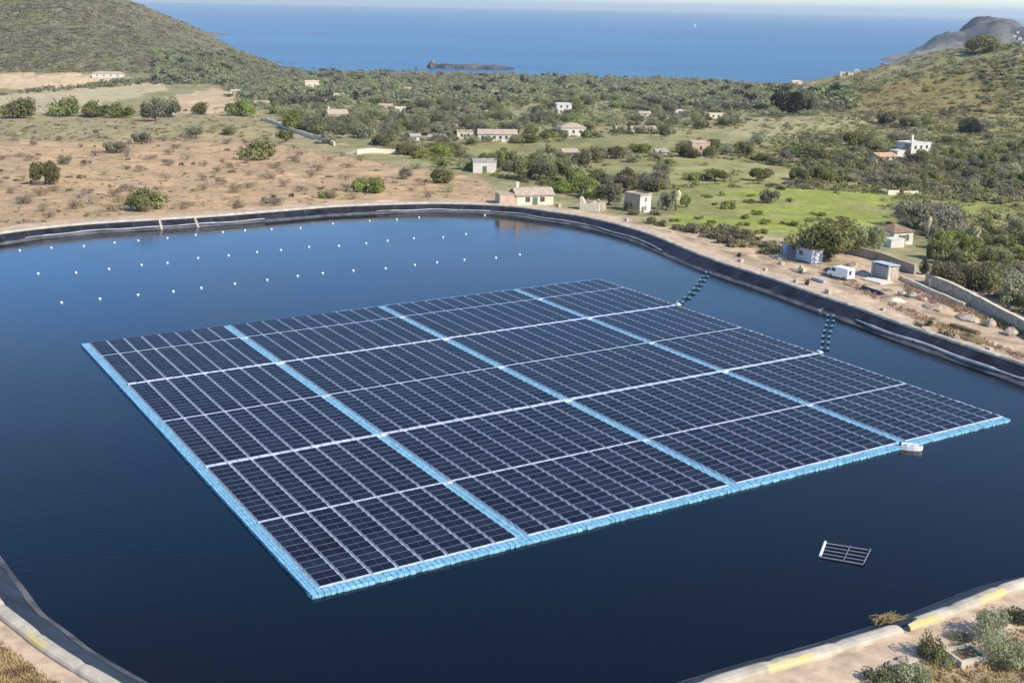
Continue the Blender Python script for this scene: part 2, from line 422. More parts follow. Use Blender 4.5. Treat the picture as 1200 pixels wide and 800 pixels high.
def ground_colour(X, Y, Z, S):
    px, py = project(np.stack([X, Y, Z], -1))
    jx = (fbm(X / 25, Y / 25, 51) - 0.5) * 16; jy = (fbm(X / 25, Y / 25, 61) - 0.5) * 7
    sc_ = np.clip(Y / 400, 0.3, 1.2)
    px2 = px + jx / sc_; py2 = py + jy / sc_
    n = fbm(X / 22, Y / 22, 71)[..., None]; n2 = fbm(X / 6, Y / 6, 81)[..., None]
    base = np.array([0.26, 0.245, 0.115]) * (0.75 + 0.5 * n)
    tan = np.array([0.42, 0.34, 0.21])
    C = base * (1 - 0.55 * sstep(0.5, 0.68, n2)) + tan * 0.55 * sstep(0.5, 0.68, n2)
    far = sstep(900, 1300, Y)[..., None]
    C = C * (1 - far) + (np.array([0.18, 0.165, 0.10]) * (0.8 + 0.4 * n2)) * far
    for poly, col, w in ZONES:
        k = (inside(px2, py2, poly) & (Y > 150) & (S > 6))[..., None] * w
        cc = np.array(col) * (0.8 + 0.4 * n2)
        if col[1] > col[0] * 0.95:                 # grass: worn olive and straw patches
            q = sstep(0.42, 0.66, fbm(X / 13, Y / 13, 77))[..., None] * 0.6
            cc = cc * (1 - q) + np.array([0.285, 0.25, 0.125]) * (0.75 + 0.5 * n2) * q
        C = C * (1 - k) + cc * k
    # dry field: grey furrow bands
    k = inside(px2, py2, ZONES[0][0])[..., None] * sstep(0.45, 0.6, fbm((X * 0.8 + Y * 0.6) / 5, (X * 0.6 - Y * 0.8) / 22, 91))[..., None] * 0.5
    C = C * (1 - k) + np.array([0.34, 0.26, 0.175]) * k
    # banks next to the reservoir: bare tan earth, wide in the yard on the right
    wd = 9 + 26 * sstep(25, 50, X) * sstep(100, 150, Y) * (1 - sstep(230, 255, Y))
    jj = (fbm(X / 7, Y / 7, 95) - 0.5) * 5
    k = (1 - sstep(wd - 3, wd + 2, S + jj))[..., None]
    earth = np.array([0.50, 0.385, 0.265]) * (0.82 + 0.36 * n2)
    C = C * (1 - k) + earth * k
    th_ = np.arctan2(Y - CEN[1], X - CEN[0])
    st = sstep(0.5, 0.62, fbm((S + jj * 0.25) / 1.1, th_ * 26, 97)) * (1 - sstep(wd - 4, wd, S)) * sstep(6, 8, S) * (Y > 110)
    C = C * (1 - 0.38 * st[..., None])
    # near banks: dry grass
    k = (sstep(5.5, 8, S + jj) * (1 - sstep(95, 120, Y)))[..., None]
    C = C * (1 - k) + np.array([0.30, 0.245, 0.16]) * (0.7 + 0.6 * n2) * k
    # headland rock, grey shelf and dark peak
    k = sstep(1950, 2050, Y)[..., None] * (X > 500)[..., None]
    rock = np.array([0.30, 0.28, 0.25]) * (0.6 + 0.8 * n2)
    pk = sstep(-14, -4, Z)[..., None] * (X < 1085)[..., None]
    dark = np.array([0.055, 0.06, 0.07]) * (0.7 + 0.8 * n)
    dk = sstep(0.45, 0.6, fbm(X / 35, Y / 35, 99, 6))[..., None]; pk = np.clip(pk * (0.62 + 0.5 * dk) + 0.3 * dk, 0, 1)
    C = C * (1 - k) + (rock * 0.85 * (1 - pk) + dark * pk) * k
    # rocky shore
    k = (sstep(-37, -42, Z) * (Y > 1200))[..., None]
    C = C * (1 - k) + np.array([0.20, 0.15, 0.13]) * (0.6 + 0.8 * n2) * k
    return np.clip(C, 0.01, 0.9)

# ------------------------------------------------------------------ reservoir
def ring(s, z):
    return np.concatenate([OUT + NRM * s, np.full((NO, 1), z)], 1)

def build_reservoir():
    lin = mat('black_pond_liner', (0.018, 0.021, 0.030), 0.5, 0.6, 0.3, spec=0.28, bump=0.5)
    P = np.stack([ring(0.25, 1.55), ring(0.0, 1.50), ring(-1.2, 0.85), ring(-2.6, 0.08), ring(-4.2, -0.8), ring(-12, -5)])
    wob = (fbm(OUT[:, 0] / 3, OUT[:, 1] / 3, 7) - 0.5) * 0.25
    P[2, :, 2] += wob; P[3, :, 2] += wob * 0.4
    bot = np.concatenate([CEN + (OUT - CEN) * 0.05, np.full((NO, 1), -5.2)], 1)
    P = np.concatenate([P, bot[None]])
    struct(link('basin_liner', grid_mesh('basin_liner', P, lin, wrap=True)))
    g = np.random.default_rng(8); Q = []
    for i in range(0, NO, 8):
        tt = np.array([-NRM[i, 1], NRM[i, 0]]) * 0.07
        for r in (1, 2):
            a, b_ = P[r, i], P[r + 1, i]; up = np.array([0, 0, 0.025])
            Q.append([a + (*-tt, 0) + up, a + (*tt, 0) + up, b_ + (*tt, 0) + up, b_ + (*-tt, 0) + up])
    struct(link('liner_seams', quads_mesh('liner_seams', np.array(Q), mat('worn_liner_seam', (0.075, 0.08, 0.09), 0.7, 0.4, 0.6))))
    sl = mat('waterline_silt', (0.15, 0.155, 0.155), 0.9, 0.1, 0.35, col2=(0.03, 0.035, 0.045), spec=0.1, detail=6)
    wv = (fbm(OUT[:, 0] / 2.5, OUT[:, 1] / 2.5, 19) - 0.5) * 0.5
    def on(s_):
        s_ = s_ + 0 * wv; zz = np.interp(-s_, [0, 1.2, 2.6, 4.2], [1.5, 0.85, 0.08, -0.8]) + 0.03
        zz = zz + np.where(-s_ < 2.6, np.interp(-s_, [0, 1.2, 2.6], [0, 1, 0.4]), 0.4) * wob
        return np.concatenate([OUT + NRM * s_[:, None], zz[:, None]], 1)
    struct(link('waterline_silt', grid_mesh('waterline_silt', np.stack([on(-2.12 + wv), on(-2.45 + wv * 0.4), on(-2.8 + 0 * wv)]), sl, wrap=True)))
    # water
    m = bpy.data.materials.new('reservoir_water'); m.use_nodes = True; nt = m.node_tree; N = nt.nodes; L = nt.links; b = N['Principled BSDF']
    b.inputs['Base Color'].default_value = (0.001, 0.003, 0.005, 1); b.inputs['Roughness'].default_value = 0.06; b.inputs['IOR'].default_value = 1.33
    b.inputs['Specular IOR Level'].default_value = 0.5
    tc = N.new('ShaderNodeTexCoord')
    def bump(scale, st, dist, stretch, prev=None):
        mp = N.new('ShaderNodeMapping'); mp.inputs['Scale'].default_value = stretch; L.new(tc.outputs['Object'], mp.inputs['Vector'])
        n = N.new('ShaderNodeTexNoise'); n.inputs['Scale'].default_value = scale; n.inputs['Detail'].default_value = 3; L.new(mp.outputs['Vector'], n.inputs['Vector'])
        bp = N.new('ShaderNodeBump'); bp.inputs['Strength'].default_value = st; bp.inputs['Distance'].default_value = dist
        L.new(n.outputs['Fac'], bp.inputs['Height'])
        if prev: L.new(prev, bp.inputs['Normal'])
        return bp.outputs['Normal']
    q = bump(0.9, 0.16, 0.10, (1, 2.4, 1)); q = bump(4.0, 0.12, 0.03, (1, 2.0, 1), q)
    wn = N.new('ShaderNodeTexNoise'); wn.inputs['Scale'].default_value = 0.028; wn.inputs['Detail'].default_value = 4; L.new(tc.outputs['Object'], wn.inputs['Vector'])
    wr = N.new('ShaderNodeMapRange'); wr.inputs['From Min'].default_value = 0.42; wr.inputs['From Max'].default_value = 0.62; wr.inputs['To Min'].default_value = 0.02; wr.inputs['To Max'].default_value = 0.16
    L.new(wn.outputs['Fac'], wr.inputs['Value']); L.new(wr.outputs['Result'], b.inputs['Roughness'])
    L.new(q, b.inputs['Normal'])
    me = bpy.data.meshes.new('reservoir_water'); r = ring(-2.0, 0.0)
    me.from_pydata([tuple(p) for p in r], [], [tuple(range(NO))]); me.materials.append(m); me.update()
    struct(link('reservoir_water', me))
    # track round the rim
    tr = mat('track_earth', (0.50, 0.39, 0.28), 0.95, 0.22, 0.6, bump=0.4, spec=0.1)
    n = fbm(OUT[:, 0] / 4, OUT[:, 1] / 4, 15) - 0.5
    a = ring(1.0, 1.45); b_ = ring(2.6, 1.47); c = OUT + NRM * (4.6 + n * 1.6)[:, None]; c = np.concatenate([c, terrain(c[:, 0], c[:, 1])[:, None] + 0.03], 1); c[:, 2] = np.maximum(c[:, 2], 1.42)
    d = OUT + NRM * (5.2 + n * 1.6)[:, None]; d = np.concatenate([d, terrain(d[:, 0], d[:, 1])[:, None] - 0.15], 1)
    struct(link('perimeter_track', grid_mesh('perimeter_track', np.stack([a, b_, c, d]), tr, wrap=True)))
    # coping: rounded concrete kerb, open at one gap on the near side
    gap = at(1056, 729, 1.75)[:2]; gi = int(np.argmin(np.linalg.norm(OUT - gap, axis=1)))
    idx = [(gi + 1 + k) % NO for k in range(NO - 2)]
    prof = [(0.0, 1.3), (0.0, 1.72), (0.10, 1.86), (0.35, 1.93), (0.72, 1.93), (0.98, 1.84), (1.08, 1.66), (1.08, 1.3)]
    root = thing('coping_wall', 'rounded pale concrete kerb running all round the reservoir edge', 'kerb', (0, 0, 0))
    mb = MB(); rings = []
    for k, i in enumerate(idx):
        j = 0.93 if k % 9 == 0 else 1.0
        rings.append([(OUT[i, 0] + NRM[i, 0] * (0.54 + (s - 0.54) * j), OUT[i, 1] + NRM[i, 1] * (0.54 + (s - 0.54) * j), z if j == 1 else z - 0.10) for s, z in prof])
    mb.loft(rings); o = mb.build('kerb_stone', M['concrete'], root)
    for (px, py, ln) in ((930, 777, 7), (1075, 727, 6), (1160, 697, 6), (42, 750, 5)):
        g = at(px, py, 1.8)[:2]; i0 = int(np.argmin(np.linalg.norm(OUT + NRM * 0.8 - g, axis=1))); mb = MB(); rings = []
        for k in range(ln):
            i = (i0 - ln // 2 + k) % NO
            sh = 0.02 * ((k * 7) % 3)
            rings.append([(OUT[i, 0] + NRM[i, 0] * s, OUT[i, 1] + NRM[i, 1] * s, z) for s, z in ((0.5 + sh * 6, 1.936), (0.725, 1.936), (0.985, 1.846), (1.086, 1.66), (1.086, 1.5 + sh), (1.0, 1.5 + sh), (0.9, 1.8))])
        mb.loft(rings); mb.build('yellow_marking', M['yellow'], root)
    # pale ballast pipe lying along the liner on the far and right banks
    i0 = int(np.argmin(np.linalg.norm(OUT - at(30, 272, ZR)[:2], axis=1))); i1 = int(np.argmin(np.linalg.norm(OUT - at(1240, 442, ZR)[:2], axis=1)))
    seq = []; i = i0; step = 1 if (i1 - i0) % NO < NO / 2 else -1
    while i != i1: seq.append(i); i = (i + step) % NO
    pipe = mat('faded_pipe', (0.40, 0.41, 0.43), 0.6, 0.3, 0.4)
    n0 = len(seq)
    for a0, b0, rr, lab in ((0.0, 0.20, 0.13, 'thin faded pipe on the black liner below the dry field'), (0.30, 0.64, 0.14, 'pale pipe along the waterline curving past the stone farmhouses'), (0.86, 1.0, 0.26, 'thick pale pipe lying on the black liner below the dirt yard')):
        ii = seq[int(a0 * n0):int(b0 * n0)]; mb = MB()
        mb.tube([(*(OUT[i] - NRM[i] * (1.95 + 0.25 * math.sin(k * 0.21))), 0.55 + 0.05 * math.sin(k * 0.37)) for k, i in enumerate(ii)], [rr * (1 if (k // 6) % 7 else 0.6) for k in range(len(ii))], 6)
        tag(mb.build('ballast_pipe', pipe, None, smooth=True), lab, 'pipe', 'pipes on the liner')
    # two pale inlet chutes over the liner on the left bank
    for px, py, lab in ((186, 257, 'pale concrete inlet chute crossing the liner, the one further left'), (231, 255, 'pale concrete inlet chute crossing the liner, nearer the house side')):
        g = at(px, py, ZR)[:2]; i = int(np.argmin(np.linalg.norm(OUT - g, axis=1))); mb = MB(); t = np.array([-NRM[i, 1], NRM[i, 0]])
        rings = []
        for s, z in ((0.3, 1.80), (-0.2, 1.62), (-1.2, 1.0), (-2.6, 0.25), (-3.0, 0.02)):
            c = OUT[i] + NRM[i] * s
            rings.append([(*(c + t * w), z + h) for w, h in ((-0.25, -0.25), (-0.25, 0.08), (-0.18, 0.08), (-0.16, 0.02), (0.16, 0.02), (0.18, 0.08), (0.25, 0.08), (0.25, -0.25))])
        mb.loft(rings); tag(mb.build('inlet_chute', M['stone']), lab, 'chute')

# ------------------------------------------------------------------ floating solar array
A0 = at(95, 403, 0.3); AANG = R(31.75)
def build_array():
    root = thing('floating_solar_array', 'large square raft of dark solar panels with blue and white walkways on the reservoir', 'solar array', (A0[0], A0[1], 0), AANG)
    U, V = 87.6, 83.3
    wb0, wb, we = 0.95, 1.02, 0.4
    nb = [8, 10, 10, 7]; bw = (U - wb0 - 3 * wb - we) / sum(nb)
    bands = [(0.5, 7.4), (7.8, 21.15), (21.85, 36.7), (37.1, 52.05), (52.75, 67.6), (68.0, 82.0)]
    rows = [6, 12, 13, 13, 13, 12]
    ZD = 0.36
    blues = []; xs = []; x = wb0; blues.append((0, wb0))
    for k, n in enumerate(nb):
        xs.append(x); x += n * bw
        if k < 3: blues.append((x, x + wb)); x += wb
    # blue walkways made of square floats with grooves between them
    def floats(x0, x1, y0, y1, nx, ny, z, jag=0.0):
        mb = MB(); dx = (x1 - x0) / nx; dy = (y1 - y0) / ny; rr = random.Random(int(x0 * 10 + y0 * 7) + nx)
        # a base slab, then a top skin with grooves, all one surface
        gx = [x0]; gy = [y0]
        for i in range(nx): gx += [x0 + dx * (i + 0.07), x0 + dx * (i + 0.93), x0 + dx * (i + 1)]
        for j in range(ny): gy += [y0 + dy * (j + 0.07), y0 + dy * (j + 0.93), y0 + dy * (j + 1)]
        V_ = []; W = len(gx)
        hz = {}
        for j, yy in enumerate(gy):
            for i, xx in enumerate(gx):
                edge = i in (0, W - 1) or j in (0, len(gy) - 1)
                key = (i // 3, j // 3)
                hz.setdefault(key, rr.uniform(-0.03, 0.03))
                up = z + hz[key] - (0.13 if (i % 3 == 0 or j % 3 == 0) else 0)
                ox = rr.uniform(-jag, jag) if i in (0, W - 1) else 0; oy = rr.uniform(-jag, jag) if j in (0, len(gy) - 1) else 0
                V_.append((xx + ox, -(yy + oy), 0.02 if edge else up))
        Fc = [(j * W + i, (j + 1) * W + i, (j + 1) * W + i + 1, j * W + i + 1) for j in range(len(gy) - 1) for i in range(W - 1)]
        # grooves come from lowering every second strip
        mb.add(V_, Fc)
        n0 = len(mb.v); per = [i for i in range(W)] + [j * W + W - 1 for j in range(1, len(gy))] + [(len(gy) - 1) * W + i for i in range(W - 2, -1, -1)] + [j * W for j in range(len(gy) - 2, 0, -1)]
        mb.v += [(mb.v[i][0], mb.v[i][1], -0.25) for i in per]
        for k in range(len(per)):
            a, b = per[k], per[(k + 1) % len(per)]; mb.f.append([a, b, n0 + (k + 1) % len(per), n0 + k]); mb.m.append(0)
        return mb
    for k, (a, b) in enumerate(blues):
        floats(a, b, 0.5, 82.0, 3 if k == 0 else 2, 150, 0.30, 0.06 if k == 0 else 0.02).build('blue_walkway', M['hdpe_blue'], root)
    floats(0, U, 82.0, V - 0.3, 160, 2, 0.31, 0.10).build('blue_walkway', M['hdpe_blue'], root)
    floats(0, 37.0, 0.05, 0.5, 68, 1, 0.34, 0.03).build('edge_float', M['hdpe_blue'], root)
    floats(37.0, U, -0.35, 0.5, 93, 1, 0.34, 0.03).build('edge_float', M['hdpe_blue'], root)
    floats(U - we, U, 0.5, 82.0, 1, 150, 0.34, 0.03).build('edge_float', M['hdpe_white'], root)
    # white service strips across the raft (raised over the blue walkways)
    for (y0, y1, z) in ((7.4, 7.8, 0.45), (21.15, 21.85, 0.50), (36.7, 37.1, 0.45), (52.05, 52.75, 0.50), (67.6, 68.0, 0.45)):
        mb = floats(wb0 - 0.1, U - we, y0, y1, 75, 1, z, 0.0)
        mb.build('service_strip', M['tray'] if y1 - y0 > 0.5 else M['hdpe_white'], root)
    # module columns
    def column(w, h, n):
        mb = MB(); pit = h / n; pl = pit - 0.10; zh, zl = 0.52, 0.43; fr = 0.035
        xq = [0, fr, w / 2 - 0.018, w / 2 + 0.018, w - fr, w]
        prev = None
        for r in range(n):
            y0 = r * pit + 0.05; ys = [y0, y0 + fr, y0 + pl - fr, y0 + pl]
            zs = [zh + (zl - zh) * (yy - y0) / pl for yy in ys]
            V_ = [(xx, -yy, zz) for yy, zz in zip(ys, zs) for xx in xq]
            o = len(mb.v); mb.v += V_
            for j in range(3):
                for i in range(5):
                    mb.f.append([o + j * 6 + i, o + (j + 1) * 6 + i, o + (j + 1) * 6 + i + 1, o + j * 6 + i + 1])
                    mb.m.append((1 if i in (1, 3) else 2 if i == 2 else 0) if j == 1 else 0)
            # float base under the module: skirts down to the deck
            o2 = len(mb.v); mb.v += [(0, -ys[0], ZD), (w, -ys[0], ZD), (w, -ys[3], ZD), (0, -ys[3], ZD)]
            mb.f += [[o + 5, o + 0, o2, o2 + 1], [o + 18, o + 23, o2 + 2, o2 + 3], [o + 0, o + 6, o + 12, o + 18, o2 + 3, o2], [o + 23, o + 17, o + 11, o + 5, o2 + 1, o2 + 2]]; mb.m += [3, 3, 3, 3]
            if prev is not None:
                mb.f.append([prev[1], prev[0], o2, o2 + 1][::1]); mb.m.append(3)
            prev = (o2 + 3, o2 + 2)
        return mb
    mods = [M['alu'], M['glass'], M['seam'], M['hdpe_white']]
    cw = bw - 0.24
    for (y0, y1), n in zip(bands, rows):
        cm = column(cw, y1 - y0, n).mesh('panel_column', mods)
        for k, x0 in enumerate(xs):
            mb = MB(); w = nb[k] * bw
            mb.box((w / 2, -(y1 - y0) / 2, ZD / 2 - 0.1), (w - 0.004, y1 - y0 - 0.004, ZD + 0.18 - 0.004))
            blk = mb.build('panel_block', M['hdpe_white'], root, (x0, -y0, 0))
            for i in range(nb[k]):
                o = link('panel_column', cm, blk, (i * bw + 0.12, 0, 0.002))
    # mooring winches on the ends of the thick strips, right edge
    for y in (21.5, 52.4):
        mb = MB(); mb.box((U - 0.1, -y, 0.65), (0.5, 0.6, 0.35)); mb.box((U + 0.3, -y, 0.5), (0.5, 0.3, 0.2))
        mb.build('cable_box', M['tray'], root)

# ------------------------------------------------------------------ things on the water
def build_water_things():
    bu = [(23, 293), (60, 290), (98, 288), (134, 284), (162, 281.7), (196, 278.7), (229, 275), (261, 271.7), (287, 269.7), (318, 268.3), (352, 267), (390, 262), (433, 258.5), (465, 257), (491, 254.5), (568, 252),
          (44.7, 320), (89, 319), (127.7, 314.7), (165.7, 310), (196, 307.7), (232, 302), (267.7, 299), (301, 295), (329, 292.7), (362, 289), (397, 287.7), (429, 284.7), (454, 281.7), (484.7, 279), (519, 277.7), (546, 274),
          (72, 354), (117, 349.7), (161.7, 345), (203, 341), (235.7, 337), (275, 332), (313, 327.7), (348.7, 323), (378, 319.7), (414, 316.7), (451.7, 314), (486, 310), (512, 307), (544, 304), (581, 301.7), (609, 298)]
    rows = ['small white mooring buoy in the row nearest the dry field bank', 'small white mooring buoy in the middle row of the three', 'small white mooring buoy in the row nearest the solar raft']
    mb = MB(); mb.ball((0, 0, 0.09), 0.22, 12, 8, sz=0.95); bme = mb.mesh('float_ball', M['buoy'])
    mb = MB(); mb.tube([(0, 0, 0.27), (0, 0, 0.38)], 0.06, 8); tme = mb.mesh('lifting_ring', M['navy'])
    bme.polygons.foreach_set('use_smooth', [True] * len(bme.polygons))
    for i, (x, y) in enumerate(bu):
        p = at(x, y, 0.15); r = 0 if i < 16 else 1 if i < 32 else 2
        t = thing('mooring_buoy', rows[r], 'buoy', (p[0], p[1], 0), 0, ['buoys nearest the bank', 'buoys in the middle row', 'buoys nearest the raft'][r])
        link('float_ball', bme, t); link('lifting_ring', tme, t)
    # floating cable bridges
    def bridge(path, n, label, loc0):
        P = [at(x, y, 0.0) for x, y in path]
        L = np.r_[0, np.cumsum([np.linalg.norm(P[i + 1] - P[i]) for i in range(len(P) - 1)])]
        t = thing('cable_float_line', label, 'float line', tuple(P[0]))
        Q = []
        for k in range(n):
            s = L[-1] * (k + 0.5) / n; Q.append(np.array([np.interp(s, L, [p[i] for p in P]) for i in range(3)]) - P[0])
        for k in range(n):
            d = Q[min(k + 1, n - 1)] - Q[max(k - 1, 0)]; a = math.atan2(d[1], d[0])
            mb = MB(); mb.box((0, 0, 0.0), (0.6, 1.35, 0.34), 0, 0, 0.92)
            o = mb.build('float', M['navy'], t, tuple(Q[k]), a)
            mb = MB(); mb.box((0, -0.42, 0.21), (0.42, 0.36, 0.09)); mb.box((0, 0.42, 0.21), (0.42, 0.36, 0.09)); mb.build('pale_cap', M['hdpe_blue'], o)
        mb = MB(); mb.tube([q + np.array([0, 0, 0.30]) for q in Q], 0.08, 6); mb.build('cable', M['navy'], t)
    bridge([(791, 357), (803, 352), (816, 339), (825, 327), (833, 317), (832, 309)], 10, 'dark line of cable floats reaching the bank from the raft, further of two', None)
    bridge([(966, 413), (967, 404), (968, 394), (971, 384), (974, 376), (973, 368)], 7, 'dark line of cable floats reaching the bank from the raft, nearer of two', None)
    p = at(965, 364.5); mb = MB(); mb.box((0, 0, 0.12), (2.0, 0.9, 0.4), 0.3, 0, 0.85); mb.box((0, 0, 0.4), (0.8, 0.5, 0.18), 0.3)
    tag(mb.build('loose_float', M['hdpe_white'], None, tuple(p)), 'single pale float drifting beside the nearer cable line at the bank', 'float')
    p = at(1076, 404); mb = MB(); mb.box((0, 0, 0.1), (1.0, 0.6, 0.4), 0.3, 0, 0.8); mb.box((-0.7, 0, 0.25), (0.4, 0.5, 0.9), 0.3, 1)
    tag(mb.build('pump_float', [M['tray'], M['navy']], None, tuple(p)), 'small pump float with a dark pipe at the liner below the yard', 'float')
    # small white boat
    p = at(1068, 526)
    t = thing('work_boat', 'small white flat work boat moored against the blue edge of the solar raft', 'boat', (p[0], p[1], 0), R(-12))
    L_, W_ = 2.3, 1.25; secs = [(-1.0, 0.82, 0.0), (-0.5, 0.98, 0.0), (0.2, 1.0, 0.0), (0.7, 0.8, 0.08), (1.0, 0.45, 0.2)]
    mb = MB(); rings = []
    for u, w, lift in secs:
        x = u * L_ / 2; y = w * W_ / 2
        rings.append([(x, -y, 0.48 + lift * 0.5), (x, -y * 0.85, -0.12 + lift), (x, y * 0.85, -0.12 + lift), (x, y, 0.48 + lift * 0.5), (x, y * 0.86, 0.48 + lift * 0.5), (x, y * 0.74, 0.08 + lift), (x, -y * 0.74, 0.08 + lift), (x, -y * 0.86, 0.48 + lift * 0.5)])
    mb.loft(rings); mb.build('hull', M['vanwhite'], t)
    for x in (-0.45, 0.3):
        mb = MB(); mb.box((x, 0, 0.40), (0.26, 0.92, 0.05)); mb.build('seat', M['tray'], t)
    mb = MB(); mb.box((-1.22, 0, 0.45), (0.22, 0.24, 0.55)); mb.tube([(-1.22, 0, 0.2), (-1.28, 0, -0.35)], 0.06, 6); mb.build('motor', M['navy'], t)
    # empty floating frame
    c = [at(961, 652, 0.1), at(967, 636, 0.1), at(1020, 644.5, 0.1), at(1012, 661, 0.1)]
    o = (c[0] + c[2]) / 2
    t = thing('pipe_raft', 'empty rectangular float frame of thin pipes drifting alone on open water', 'frame', tuple(o))
    c = [q - o for q in c]
    for k in range(5):
        s = k / 4; a = c[0] * (1 - s) + c[1] * s; b = c[3] * (1 - s) + c[2] * s
        mb = MB(); mb.tube([a, b], 0.065 if k in (0, 4) else 0.05, 8); mb.build('long_pipe', M['steel'], t)
    for s, r, m in ((0.0, 0.12, 'buoy'), (0.55, 0.04, 'steel'), (1.0, 0.06, 'steel')):
        a = c[0] * (1 - s) + c[3] * s; b = c[1] * (1 - s) + c[2] * s; up = np.array([0, 0, 0.12])
        mb = MB(); mb.tube([a + up, b + up], r, 8); mb.build('cross_bar', M[m], t)

# ------------------------------------------------------------------ vegetation
def crown_quads(seed, n, lobes=5, size=0.2, flat=0.75, thin=1.0, lift=0.3, spread=0.72):
    """leaf faces of a unit crown: radius about 1, standing on z = 0"""
    g = np.random.default_rng(seed)
    lc = []; lr = []
    for k in range(lobes):
        a = g.uniform(0, 2 * math.pi); r = spread * math.sqrt(g.uniform(0.05, 1))
        lc.append((r * math.cos(a), r * math.sin(a), flat * (0.55 + 0.55 * g.uniform(-0.6, 1) * (1 - 0.5 * r)) + lift)); lr.append(g.uniform(0.22, 0.56))
    lc = np.array(lc); lr = np.array(lr)
    k = g.integers(0, lobes, n)
    d = g.normal(size=(n, 3)); d /= np.linalg.norm(d, axis=1)[:, None]
    rad = lr[k] * g.uniform(0.35, 1.08, n) ** 0.6
    c = lc[k] + d * rad[:, None] * np.array([1, 1, flat * 0.95])
    c[:, 2] = np.maximum(c[:, 2], 0.08 + 0.1 * g.uniform(size=n))
    nn = d * 0.9 + g.normal(size=(n, 3)) * 0.55; nn[:, 2] += 0.25; nn /= np.linalg.norm(nn, axis=1)[:, None]
    a = np.cross(nn, g.normal(size=(n, 3))); a /= np.linalg.norm(a, axis=1)[:, None]; b = np.cross(nn, a)
    s = size * g.uniform(0.55, 1.3, n)[:, None]
    a = a * s; b = b * s * thin
    j = lambda: g.uniform(0.6, 1.25, n)[:, None]
    return np.stack([c - a * j() - b * j(), c + a * j() - b * j() * 0.6, c + a * j() * 0.7 + b * j(), c - a * j() * 0.8 + b * j()], 1)

def trunk_mesh(seed, h=0.55, r=0.07):
    g = random.Random(seed); mb = MB()
    p = [(0, 0, -0.05), (g.uniform(-.03, .03), g.uniform(-.03, .03), h * 0.4), (g.uniform(-.08, .08), g.uniform(-.08, .08), h)]
    mb.tube(p, [r, r * 0.75, r * 0.5], 7)
    for k in range(4):
        a = g.uniform(0, 6.28) ; q = p[2]
        mb.tube([(p[1][0], p[1][1], h * 0.5), (q[0] + 0.22 * math.cos(a), q[1] + 0.22 * math.sin(a), h + 0.12), (q[0] + 0.42 * math.cos(a), q[1] + 0.42 * math.sin(a), h + 0.4)], [r * 0.5, r * 0.35, r * 0.15], 5)
    return mb.mesh('trunk', M['bark'])

KINDS = {
    # name: leaf material, faces, lobes, face size, flatness, thinness, lift
    'carob_tree': ('carob', 2600, 11, 0.055, 0.72, 0.8, 0.02),
    'broad_tree': ('carob', 6500, 16, 0.036, 0.70, 0.8, 0.05),
    'olive_tree': ('olive', 2400, 11, 0.052, 0.76, 0.6, 0.05),
    'pine_tree': ('pine', 2400, 10, 0.056, 0.88, 0.7, 0.08),
    'dark_pine': ('dark', 2200, 9, 0.06, 0.95, 0.7, 0.06),
    'almond_tree': ('bare', 1200, 9, 0.10, 0.78, 0.09, 0.10),
    'green_shrub': ('fresh', 900, 8, 0.085, 0.75, 0.8, -0.05),
    'scrub_bush': ('scrub', 900, 8, 0.085, 0.66, 0.7, -0.1),
    'silver_bush': ('silver', 2600, 11, 0.042, 0.75, 0.5, -0.1),
    'dark_bush': ('dkbush', 1500, 10, 0.06, 0.72, 0.6, -0.1),
    'maquis': ('hill', 300, 5, 0.1, 0.7, 0.7, 0.0),
}
VAR = {}
def variants(kind):
    if kind not in VAR:
        lm, n, lo, sz, fl, th, lf = KINDS[kind]; VAR[kind] = []
        for k in range(5):
            sd = sum(map(ord, kind)) * 31 + k
            cm = quads_mesh('crown', crown_quads(sd, n, lo, sz, fl, th, lf), LEAF[lm])
            VAR[kind].append((cm, trunk_mesh(sd)))
    return VAR[kind]

def plant(kind, p, w, h, label, group=None, cat=None):
    cm, tm = random.choice(variants(kind))
    shrub = kind.endswith('shrub') or kind.endswith('bush')
    fl, lf = KINDS[kind][4], KINDS[kind][6]
    sc_ = (w / 2.0, w / 2.0, h / (fl * 1.3 + lf + 0.25))
    t = thing(kind, label, cat or ('shrub' if shrub else 'tree'), (p[0], p[1], p[2] - 0.05), random.uniform(0, 6.28), group, sc_)
    link('foliage' if shrub else 'crown', cm, t)
    o = link('stem' if shrub else 'trunk', tm, t)
    if shrub: o.scale = (0.6, 0.6, 0.5)
    return t

def plant_px(kind, px, py, wpx, hpx, label, group=None):
    p = hit(px, py)
    if p is None: return
    k = np.linalg.norm(p - CAM) / F
    return plant(kind, p, wpx * k, hpx * k, label, group)

